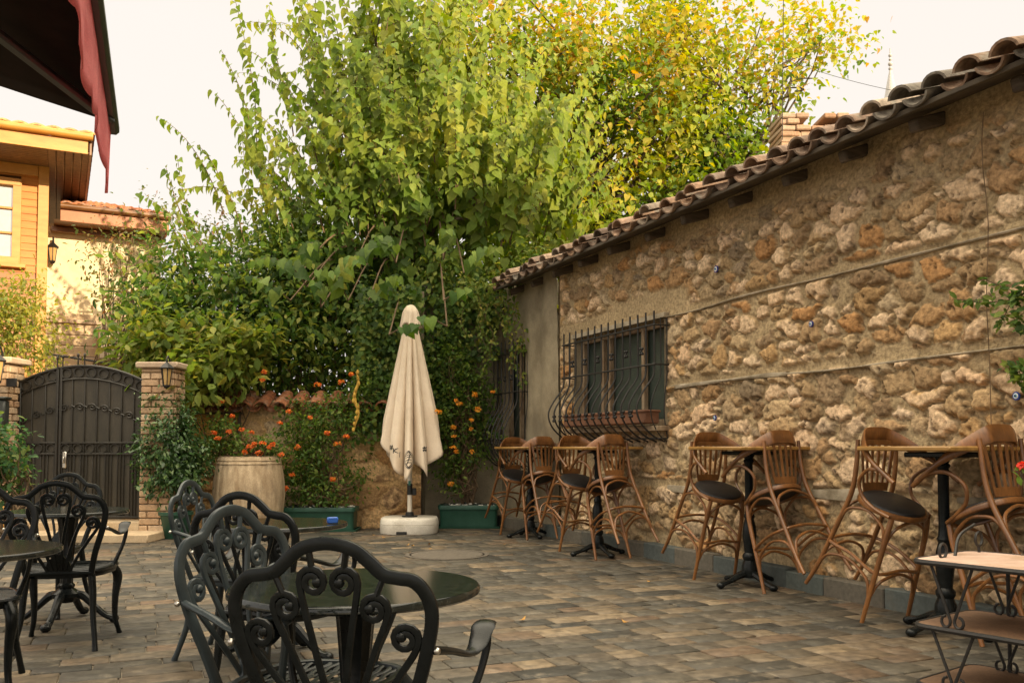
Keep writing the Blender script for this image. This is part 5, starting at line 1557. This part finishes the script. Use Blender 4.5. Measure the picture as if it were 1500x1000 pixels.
# hanging shoots: grow out and up, then hang in curtains
SP, SD, SN, SS = [], [], [], []
sb = MB()
E_ = np.array(lobes)
def shoot(p0, dirn, ln, arch, lsize=.165):
    p = np.array(p0, float); d = nrm(np.array(dirn, float)); n = int(ln / .058); pts = [Vector(L(p))]
    for k in range(n):
        t = k / n
        d = nrm(d + np.array([rng.normal(0, .035), rng.normal(0, .035), -arch * (.25 + 1.2 * t)]))
        if d[2] < -.97: d = nrm(np.array([d[0] + .02, d[1], -.97]))
        p = p + d * .058
        if k % 3 == 2: pts.append(Vector(L(p)))
        if k > 2:
            sidev = nrm(np.cross(d, [0, 0, 1]) + 1e-3) * (1 if k % 2 else -1)
            SP.append(p + sidev * .018)
            SD.append(sidev * rng.uniform(.25, .75) + d * .15 + np.array([0, -.15, -rng.uniform(.6, 1.2)]) + unit(1)[0] * .25)
            o_ = np.array([p[0] + 1.6, (p[1] - 13.6) * 1.6, .9]); 
            SN.append(nrm(o_) * .6 + np.array([0, -.75, .45]) + unit(1)[0] * .5)
            SS.append(lsize * rng.uniform(.5, 1.25) * (1 - .45 * t ** 3))
    sb.tube(pts, [.010, .003], n=4)
for i in range(300):
    j = rng.choice(len(E_), p=[.22, .26, .16, .20, .08, .08])
    a = unit(1)[0]; a[1] = -abs(a[1]) * rng.choice([1, 1, 1, -.5]); a[2] = abs(a[2]) * .9 - .15
    a = nrm(a)
    p0 = E_[j, :3] + a * E_[j, 3:6] * rng.uniform(.55, .92)
    out = nrm(np.array([a[0] * .42, a[1] * .35, 1.0]))
    p0 = p0 - np.array([0, 0, rng.uniform(.3, 1.1)])
    shoot(p0, out, rng.uniform(1.0, 2.4), rng.uniform(.012, .07))
for px, py, Y, dx, ln in ((400, 300, 12.6, -.28, 2.3), (330, 320, 12.7, -.35, 1.7), (430, 200, 12.6, -.12, 2.0), (380, 260, 12.9, -.16, 2.6), (520, 150, 12.6, .0, 2.0), (300, 370, 12.6, -.35, 1.4), (470, 120, 12.8, -.1, 1.9), (270, 330, 12.8, -.25, .9),
                              (330, 420, 12.4, -.42, 1.7), (360, 360, 12.4, -.3, 1.8), (290, 430, 12.5, -.45, 1.4), (410, 330, 12.4, -.22, 2.0), (640, 160, 12.6, .05, 1.8), (580, 100, 12.6, 0, 1.8)):
    p = at(px, py, Y); shoot(p, (dx, -.12, 1), ln, .036, .17)
# shoots that hang low in front of the wall and over the parasol top
for px, py, Y, dx, ln in ((450, 420, 11.4, -.1, 1.1), (490, 425, 11.4, .2, 1.2), (425, 440, 11.4, -.25, .8), (470, 450, 11.35, .1, .9), (440, 400, 11.5, .15, 1.2), (510, 440, 11.4, -.1, .9), (540, 440, 11.4, .25, .8), (570, 490, 10.9, .55, .5), (655, 478, 10.95, -.5, .45), (650, 440, 11.0, .45, .5), (520, 385, 11.5, .3, 1.0), (680, 400, 11.6, .2, .9), (650, 380, 11.5, .1, .9), (580, 385, 11.4, -.1, .75)):
    p = at(px, py, Y); q0 = V(p.x * .6 - .6, 13.2, p.z + .9)
    sb.tube(cr([Vector(L(q0)), Vector(L((q0 + p) / 2 + V(0, 0, .25))), Vector(L(p))], 5), [.014, .010], n=5)
    shoot(p, (dx, -.35, .25), ln, .075, .18)
SP, SD, SN, SS = map(np.array, (SP, SD, SN, SS))
GM = sorted(GREEN_M, key=lambda q: q[0]); T1 = blend(GM, P, 1.3, 620, .6, .25); T2 = blend(GM, SP, 1.3, 620, .6, .25)
allp = np.concatenate([P, SP]); hi = np.clip((allp[:, 2] - 3.2) / 4.5, 0, 1)[:, None]
hi = np.clip(hi + .4 * np.clip((allp[:, :1] + 1.4) / 1.6, 0, 1) * (allp[:, 2:3] > 3.4), 0, 1.25)
TT = np.concatenate([T1, T2]) * (1 - .55 * hi) + pick([(.27, .31, .025), (.20, .27, .028), (.33, .32, .028)], len(allp)) * .55 * hi   # yellower leaves higher up and toward the right
k = np.concatenate([P[:, 1] > 11.9, np.ones(len(SP), bool)]); 
leaves('crown', M['leaf'], L(allp)[k], np.concatenate([D, SD])[k], np.concatenate([N, SN])[k], np.concatenate([S, SS])[k], TT[k], mul, 'heart')
sb.build('shoots', M['twig'], mul, fix=False)
stems('limbs', mul, [V(.05, .1, 2.6), V(0, .1, 3.4), V(.03, .15, 4.2)], [L(x) for x in c[rng.choice(len(c), 40)]], .055, .010, 'bark', .15)

# --- tall sunlit yellow-green trees behind the stone building
YEL = [(.27, .30, .035), (.20, .27, .035), (.36, .34, .04), (.14, .21, .03), (.40, .32, .04), (.10, .17, .03)]
ORG = [(.46, .28, .05), (.44, .32, .06), (.40, .23, .05)]
def yellow_tree(base, label, ell, trunk, ncl, per, size, spread, orange=.0, gap=1.1, group=None):
    t = thing('yellow_green_tree', label, 'tree', base, 0, group)
    B = np.array(base)
    trunk_mesh(t, [Vector(p) - Vector(base) for p in trunk], .28, .13)
    c, u = cloud(ell, ncl, .35, gap=gap)
    P, D, N, S = bushy(c, u, per, spread, size, .45, .5)
    zt_ = np.clip((P[:, 2] - 5) / 6, 0, 1)
    T_ = blend([(.085, .15, .026), (.14, .21, .03), (.20, .27, .034), (.27, .31, .035), (.36, .35, .04), (.42, .34, .045)], P, 1.1, 610)
    mixo = (rng.random(len(P)) < 2.6 * orange * zt_ ** 1.3 * sstep(.35, .7, vnoise(P[:, 0] * .8, P[:, 2] * .8, 333)))[:, None]
    T_ = np.where(mixo, pick(ORG, len(P)), T_)
    leaves('crown', M['leaf'], P - B, D, N, S, T_, t, 'heart')
    fk = [Vector(trunk[-1]) - Vector(base), Vector(trunk[-2]) - Vector(base), (Vector(trunk[-1]) + Vector(trunk[-2])) / 2 - Vector(base)]
    stems('branches', t, fk, [x - B for x in c[rng.choice(len(c), min(70, len(c)))]], .06, .008, 'bark', .35, n=5, fork=.25)
    return t
pA = at(900, 200, 17); 
yellow_tree((1.6, 17.0, 0), 'tall yellow-green tree filling the sky behind the parasol and mulberry', [(0.3, 17, 6.4, 2.6, 1.8, 2.6), (2.2, 16.6, 5.2, 2.0, 1.5, 2.2), (1.2, 17, 8.8, 2.8, 1.8, 1.9), (-1.2, 17.2, 8.3, 1.8, 1.6, 2.2), (3.0, 16.8, 7.4, 1.6, 1.4, 1.9), (1.4, 16.0, 3.9, 1.6, 1.0, 1.4)],
            [V(1.6, 17, -.05), V(1.7, 17, 2.2), V(1.5, 17.1, 4.2), V(1.6, 17.1, 5.6)], 620, 34, .12, .36, .14, group='sunlit trees beyond the stone building')
yellow_tree((4.1, 17.8, 0), 'thinner yellow-green tree reaching over the tiled roof beside the brick chimney', [(3.6, 17.6, 7.4, 1.7, 1.4, 1.9), (4.7, 17.6, 6.4, 1.1, 1.1, 1.5), (5.1, 17.8, 8.7, 1.5, 1.3, 1.3), (3.4, 17.6, 9.4, 1.9, 1.4, 1.2), (6.3, 18.0, 9.5, 1.25, 1.0, .8), (3.9, 17.2, 5.2, 1.3, 1.0, 1.1)],
            [V(4.1, 17.8, -.05), V(4.0, 17.8, 2.5), V(4.1, 17.8, 4.6), V(4.3, 17.8, 6.4)], 400, 27, .11, .34, .12, gap=1.4, group='sunlit trees beyond the stone building')

# --- dense garden shrubs over the garden wall
DKG = [(.065, .125, .028), (.095, .165, .034), (.135, .20, .04), (.19, .23, .048), (.045, .085, .024)]
LTG = [(.21, .25, .05), (.26, .27, .055), (.16, .22, .045), (.30, .27, .06)]
def shrub(name, label, base, ell, ncl, per, size, spread, pal, w=None, tmpl='oval', m='leaf', trunkz=.0, group=None, shell=.5, down=.35, stemn=22, zmin=None, cat='shrub', gap=None, sr=.02):
    t = thing(name, label, cat, base, 0, group); B = np.array(base)
    c, u = cloud(ell, ncl, shell, zmin=zmin, gap=gap)
    P, D, N, S = bushy(c, u, per, spread, size, down)
    if zmin is not None: k = P[:, 2] > zmin; P, D, N, S = P[k], D[k], N[k], S[k]
    leaves('foliage', M[m], P - B, D, N, S, pick(pal, len(P), w), t, tmpl)
    if stemn: stems('stems', t, [V(x, 0, trunkz) for x in (-.05, .03, .08)], [x - B for x in c[rng.choice(len(c), min(stemn, len(c)))]], sr, .004, 'twig', .10)
    return t
def E(px, py, Y, rpx, rpz, ry):
    p = at(px, py, Y); s_ = Y / FPX
    return (p.x, p.y, p.z, rpx * s_, ry, rpz * s_)
GY2 = 12.75
shrub('garden_shrub', 'dense dark green shrub spilling over the garden wall beside the right gate pillar', (-4.1, 12.9, 0), [E(300, 500, 12.4, 80, 75, .55), E(230, 470, 12.6, 70, 60, .6), E(350, 440, 12.8, 95, 95, .7), E(250, 410, 12.9, 60, 70, .5)], 300, 19, .125, .17, DKG + LTG[:2], [1, 1, 1, .8, .7, .5, .3])
shrub('garden_shrub', 'dense green shrub with a few orange flowers above the curved coping tiles', (-2.75, 12.9, 0), [E(430, 480, 12.4, 75, 80, .6), E(500, 450, 12.7, 70, 90, .6), E(440, 400, 12.9, 80, 90, .6), E(540, 520, 12.45, 55, 60, .45)], 300, 19, .12, .17, DKG + LTG[:2], [1, 1, 1, 1, .8, .5, .3])
shrub('garden_shrub', 'light green leafy branches hanging over the coping next to the gate pillar lantern', (-3.75, 12.3, 0), [E(300, 548, 11.55, 60, 30, .3), E(340, 520, 11.7, 70, 45, .35), E(250, 505, 11.9, 60, 40, .4), E(225, 520, 12.2, 60, 30, .35), E(262, 560, 11.0, 18, 34, .15)], 190, 17, .155, .13, LTG + DKG[2:4], [1, .8, 1, .6, .8, .8])
shrub('garden_shrub', 'sparse reddish twigged shrub standing against the cream wall of the house', (-6.3, 13.7, 0), [E(200, 390, 13.7, 60, 60, .6), E(270, 350, 13.7, 70, 60, .6), E(180, 420, 13.7, 35, 45, .4), E(310, 380, 13.5, 70, 60, .6), E(150, 370, 13.6, 20, 30, .25)], 190, 13, .075, .20, [(.09, .11, .03), (.15, .16, .05), (.20, .16, .05), (.24, .13, .06), (.06, .08, .025)], [1, 1, .7, .6, .8], stemn=50, gap=1.6)
shrub('garden_shrub', 'dense shaded shrub in the middle under the drooping tree', (-3.0, 13.2, 0), [E(420, 420, 13.1, 130, 130, .5), E(560, 480, 13.0, 110, 110, .5), E(320, 500, 13.0, 120, 90, .5), E(300, 575, 12.75, 60, 40, .35), E(420, 575, 12.75, 100, 45, .35), E(530, 560, 12.75, 60, 60, .35)], 380, 18, .10, .22, DKG, [1, 1, .6, .2, 1.3])
shrub('yellow_shrub', 'bright yellow-green shrub behind the left gate pillar', (-7.1, 12.6, 0), [E(20, 480, 12.6, 62, 70, .6), E(60, 530, 12.5, 40, 45, .5), E(-20, 470, 12.6, 60, 70, .6), E(25, 440, 12.7, 40, 30, .4)], 190, 22, .075, .15, [(.27, .26, .045), (.22, .24, .045), (.32, .29, .05), (.14, .18, .04)])
shrub('gate_bush', 'green leafy bush at the left photo edge before the left gate pillar', (-5.15, 9.3, 0), [E(5, 660, 9.3, 36, 46, .28), E(-40, 650, 9.3, 45, 60, .3), E(10, 700, 9.3, 24, 28, .25), E(-30, 740, 9.3, 30, 40, .22)], 110, 20, .075, .075, [(.06, .13, .045), (.09, .17, .055), (.045, .10, .04), (.15, .20, .055)], tmpl='oval', zmin=.02)
shrub('garden_hedge', 'tall dark hedge in the depth of the garden, glimpsed under the drooping tree', (-2.6, 14.6, 0), [E(300, 520, 14.6, 110, 110, .5), E(450, 480, 14.6, 120, 160, .5), E(600, 480, 14.6, 120, 160, .5), E(700, 470, 14.6, 60, 130, .5), E(400, 590, 14.6, 220, 50, .4)], 560, 16, .17, .24, DKG, [1, .8, .5, .2, 1.3])
# ficus in the pot
fic = thing('ficus_tree', 'small glossy dark ficus in the round green pot beside the gate', 'plant', tuple(FIC))
FE = [E(246, 645, FIC.y, 42, 62, .36), E(235, 690, FIC.y, 36, 42, .3), E(270, 690, FIC.y, 34, 36, .3), E(240, 590, FIC.y + .05, 24, 34, .2), E(245, 560, FIC.y + .1, 14, 20, .12), E(285, 668, FIC.y + .05, 20, 28, .2)]
c, u = cloud(FE, 560, .35); P, D, N, S = bushy(c, u, 20, .055, .062, .5)
leaves('foliage', M['leaf_gloss'], P - np.array(FIC), D, N, S, pick([(.055, .115, .035), (.08, .15, .045), (.04, .085, .03), (.12, .185, .055)], len(P), [1, 1, 1, .5]), fic, 'oval')
b = MB()
for dx in (-.02, .025): b.tube(cr([V(dx, 0, -.02), V(dx * .5, .01, .15), V(-dx, 0, .35), V(dx * 1.5, 0, .6)], 5), [.018, .013], n=7)
b.build('trunk', M['bark'], fic)
stems('stems', fic, [V(0, 0, .3), V(0, 0, .5)], [x - np.array(FIC) for x in c[rng.choice(len(c), 40)]], .010, .003, 'twig', .05)

# --- flowering climbers
ORANGE = [(.62, .14, .02), (.70, .20, .025), (.55, .10, .025)]; GOLD = [(.70, .30, .02), (.75, .38, .03), (.62, .24, .02)]
def flowers(parent, pts, pal, base, nper=24, r_=.034, ps=.030):
    for p in pts:
        p = np.array(p); q = r_ * rng.uniform(.75, 1.25); ln = unit(1)[0] * .5
        n_ = nrm(unit(nper) + np.array([0, -.7, .45]) + ln)
        P = p + n_ * q * np.array([1.15, .9, .8])
        D = unit(nper) + n_ * .35; N = n_ + unit(nper) * .25
        P = P - nrm(D) * ps * .5
        leaves('flower_cluster', M['petal'], P - np.array(base), D, N, ps * rng.uniform(.8, 1.25, nper), pick(pal, nper, None, .25), parent, 'heart')
def climber(name, label, base, ell, ncl, per, size, spread, pal, fl, fpal, tmpl='oval', stemn=30, zmin=.33, cat='plant', shell=.4):
    t = shrub(name, label, base, ell, ncl, per, size, spread, pal, tmpl=tmpl, stemn=stemn, zmin=zmin, cat=cat, shell=shell, trunkz=.0, sr=.012)
    flowers(t, [at(px, py, Y) for px, py, Y in fl], fpal, base)
    return t
VG = [(.08, .145, .03), (.12, .19, .04), (.06, .11, .028), (.17, .22, .045)]
climber('trumpet_vine', 'orange flowering bush growing from the left trough planter up to the coping', (-2.45, 11.6, .30),
        [E(455, 660, 11.5, 45, 60, .22), E(470, 720, 11.5, 42, 35, .18), E(500, 610, 11.6, 45, 40, .2), E(440, 610, 11.6, 30, 40, .2), E(440, 700, 11.5, 28, 40, .16), E(520, 690, 11.6, 18, 40, .14), E(530, 570, 11.7, 40, 30, .2)], 270, 19, .06, .085, VG,
        [(424, 603, 11.3), (480, 634, 11.3), (418, 715, 11.3), (427, 695, 11.3), (487, 702, 11.3), (500, 560, 11.4), (515, 548, 11.3), (465, 564, 11.4), (388, 545, 11.4), (326, 588, 11.35), (436, 655, 11.35), (507, 640, 11.3), (494, 650, 11.35), (455, 612, 11.3), (385, 558, 11.4)], ORANGE + GOLD[:1])
climber('barrel_flowers', 'orange flowering shrub sprawling from the top of the wine barrel', (-3.3, 11.2, .90),
        [E(350, 652, 11.15, 50, 17, .2), E(312, 648, 11.2, 24, 18, .2), E(395, 655, 11.15, 28, 18, .16), E(320, 625, 11.2, 28, 16, .16), E(290, 665, 11.2, 15, 22, .15)], 150, 14, .052, .06, VG,
        [(313, 634, 10.95), (320, 643, 10.95), (336, 632, 10.95), (355, 630, 10.95), (368, 634, 10.95), (384, 650, 10.95), (366, 655, 10.95), (358, 662, 10.95), (395, 655, 10.95), (413, 666, 10.95), (340, 610, 11.0), (410, 620, 11.0), (380, 663, 10.95), (285, 647, 10.95), (372, 650, 10.95), (400, 652, 10.95)], ORANGE, zmin=.92)
climber('trumpet_vine', 'yellow-orange flowering vine climbing from the right trough planter', (-.62, 12.03, .30),
        [E(670, 610, 11.9, 32, 55, .2), E(680, 560, 11.95, 35, 45, .2), E(660, 680, 11.9, 24, 50, .16), E(700, 640, 11.95, 22, 45, .15), E(655, 520, 12.0, 30, 50, .18), E(700, 560, 12.0, 22, 30, .14)], 220, 17, .062, .085, VG,
        [(668, 587, 11.65), (672, 592, 11.65), (694, 578, 11.65), (664, 625, 11.65), (690, 616, 11.65), (668, 661, 11.65), (664, 656, 11.65), (690, 628, 11.7), (700, 600, 11.7), (665, 640, 11.7), (642, 603, 11.1), (660, 708, 11.7), (692, 662, 11.7), (722, 575, 11.75)], GOLD, zmin=.35)
ds = MB(); pz = [at(522 + 3 * math.sin(i * 1.1), 545 + i * 8.4, 11.35) for i in range(11)]
ds.tube(cr(pz, 3), [.01, .02, .022, .016, .008], n=7)
for q in pz: ds.ball(q + V(rnd.uniform(-.03, .03), -.02, 0), .018, 5, 1.8)
tag(ds.build('dried_stalk', mat('dry_yellow_stalk', (.42, .24, .03), (.56, .36, .06), rough=.8, scale=20)), 'yellow dried hanging stalk left of the parasol below the ivy', 'stalk')

# --- ivy on the back wall and creeper over the roof end
iv = thing('ivy', 'dark ivy covering the back wall behind the parasol', 'ivy', (-1.3, 12.3, 0))
c = []
while len(c) < 420:
    px, py = rnd.uniform(530, 730), rnd.uniform(425, 640)
    dens = 1.0 if px < 665 else (1.0 if py < 470 else .35)
    if py > 560 and px > 660: dens *= .3
    if rnd.random() < dens * (vnoise(px / 22, py / 22, 71) * 1.3): c.append(at(px, py, 12.2 if px > 610 else 11.95 - rnd.random() * .1))
c = np.array(c); u = np.tile([0, -1.0, .2], (len(c), 1))
P, D, N, S = bushy(c, u, 14, .085, .075, .9, .2); P[:, 1] = np.minimum(P[:, 1], np.where(P[:, 0] > -1.34, 12.28, 12.2)) - rng.random(len(P)) * .12
N = N * .4 + np.array([0, -1.0, .4])
leaves('foliage', M['leaf'], P - np.array([-1.3, 12.3, 0]), D, N, S, pick(DKG + LTG[:1], len(P), [1, 1, 1, .7, 1, .3]), iv, 'ivy')
cp = thing('creeper', 'leafy creeper over the end of the tiled eaves, hanging in strands into the corner', 'vine', (-.2, 12.0, 0)); B = np.array([-.2, 12.0, 0])
ce = [E(690, 425, 12.1, 55, 20, .35), E(740, 418, 11.9, 30, 16, .3), E(650, 400, 12.3, 60, 35, .4), E(720, 400, 12.5, 60, 25, .4), E(790, 385, 12.0, 40, 18, .5)]
c, u = cloud(ce, 130, .4); P, D, N, S = bushy(c, u, 15, .12, .085, .6, .4)
PP, DD, NN, SS2 = [P], [D], [N], [S]; vb = MB()
for px, py, ln, Y in ((703, 440, 1.0, 11.75), (698, 435, .6, 11.8), (712, 440, .8, 11.7), (735, 440, .5, 11.6), (750, 450, 1.05, 11.5), (757, 445, .7, 11.5), (742, 440, .9, 11.6), (672, 430, .6, 11.8), (725, 430, .45, 11.8)):
    p = at(px, py, Y); n = int(ln / .028); pts = []
    for k in range(n):
        q = p + V(.10 * (k / n) + .035 * math.sin(k * .35 + px), .03 * math.sin(k * .27), -.028 * k); pts.append(q - Vector(B))
        PP.append(np.array(q)[None] + rng.normal(size=(2, 3)) * .03); DD.append(unit(2) * .7 + np.array([0, -.3, -.7])); NN.append(unit(2) * .5 + np.array([0, -.8, .4])); SS2.append(rng.uniform(.04, .085, 2))
    vb.tube(pts, .004, n=4)
P, D, N, S = map(np.concatenate, (PP, DD, NN, SS2))
leaves('foliage', M['leaf'], P - B, D, N, S, pick(LTG + DKG[1:4], len(P), [.8, .6, 1, .5, 1, 1, 1]), cp, 'oval')
vb.build('stems', M['twig'], cp, fix=False)
# sprigs on the right edge of the stone wall
rv = thing('wall_sprig', 'green leafy sprigs reaching in from the right edge over the stone wall', 'vine', tuple(W(.75, 2.1, .25))); B = np.array(W(.75, 2.1, .25))
PP, DD, NN, SS2 = [], [], [], []; vb = MB()
for a0, pts in ((.25, [(1540, 380), (1500, 428), (1475, 440), (1440, 442), (1400, 438)]), (.25, [(1530, 400), (1490, 432), (1470, 465), (1464, 478)]), (.25, [(1540, 420), (1500, 440), (1480, 425), (1445, 410)]),
                (.22, [(1550, 520), (1510, 530), (1490, 545), (1472, 535)]), (.22, [(1550, 530), (1500, 545), (1495, 560), (1480, 540)]), (.25, [(1540, 440), (1505, 455), (1490, 470), (1500, 485)])):
    Q_ = []
    for px, py in pts:
        r_ = ray(px, py); Y = (5.196 - .27) / (r_.x / r_.y + .43); Q_.append(at(px, py, Y))
    Q_ = cr(Q_, 8); vb.tube([q - Vector(B) for q in Q_], .003, n=4)
    for k, q in enumerate(Q_):
        for _ in range(2):
            PP.append(np.array(q) + rng.normal(size=3) * .012); DD.append(unit(1)[0] * .9 + np.array([-.3, -.2, -.3])); NN.append(unit(1)[0] * .5 + np.array([-.7, -.5, .5])); SS2.append(rng.uniform(.035, .07))
leaves('foliage', M['leaf'], np.array(PP) - B, DD, NN, SS2, pick(VG, len(PP)), rv, 'oval'); vb.build('stems', M['twig'], rv, fix=False)
# small flowering plant on the stand, mostly outside the frame
fb = Ep(.55, .30, .622)
fp = thing('flowering_plant', 'potted plant with one red flower at the right photo edge beside the nearest stool', 'plant', tuple(fb)); B = np.array(fb)
b = MB(); b.lathe([(.001, 0), (.045, 0), (.06, .10), (.065, .10), (.065, .115), (.055, .115), (.05, .09)], n=20); b.build('pot', M['terracotta'], fp)
b = MB(); P_ = cr([V(0, 0, .08), V(-.03, .0, .25), at(1515, 690, 3.45) - fb, at(1497, 683, 3.45) - fb], 6)
b.tube(P_, .003, n=5); b.tube(cr([V(0, 0, .08), V(.04, .02, .22), V(.10, .04, .34)], 5), .003, n=5); b.build('stems', M['twig'], fp)
k = np.array([np.array(p_) for p_ in P_[4:]]); n = len(k) * 2
leaves('foliage', M['leaf'], np.concatenate([np.repeat(k, 1, 0), np.array([np.array(at(1482, 690, 3.42) - fb), np.array(at(1490, 697, 3.42) - fb)]), rng.normal(size=(30, 3)) * .05 + np.array([.05, 0, .22])]), unit(len(k) + 32), unit(len(k) + 32) + np.array([0, -.5, .8]), rng.uniform(.025, .05, len(k) + 32), pick(VG, len(k) + 32), fp, 'oval')
flowers(fp, [at(1497, 683, 3.44)], [(.55, .035, .02), (.62, .06, .03)], B, 18, .016, .02)

# a few dry leaves on the paving
lm = None
for i in range(16):
    p = G(rnd.uniform(420, 1150), rnd.uniform(785, 960)) if i > 5 else G(rnd.uniform(520, 760), rnd.uniform(782, 810))
    if lm is None:
        tv0, tq0 = LT['oval']
        me_b = MB(); me_b.add([V(x * .055, (y - .5) * .055, .006 + abs(z) * .09 + .012 * (y - .5) ** 2 * 4) for x, y, z in tv0], [tuple(dict.fromkeys(q)) for q in tq0])
        lm = me_b.build('fallen_leaf', mat('dry_leaf', (.30, .14, .03), (.45, .26, .06), rough=.8, scale=30, generated=True)); o = lm
    else:
        o = lm.copy(); COL.objects.link(o)
    o.location = (p.x, p.y, .006); o.rotation_euler = (rnd.uniform(-.15, .15), rnd.uniform(-.15, .15), rnd.uniform(0, 6.28)); sc_l = rnd.uniform(.7, 1.3); o.scale = (sc_l,) * 3
    tag(o, 'small dry leaf fallen on the paving', 'leaf', 'dry leaves scattered on the paving')
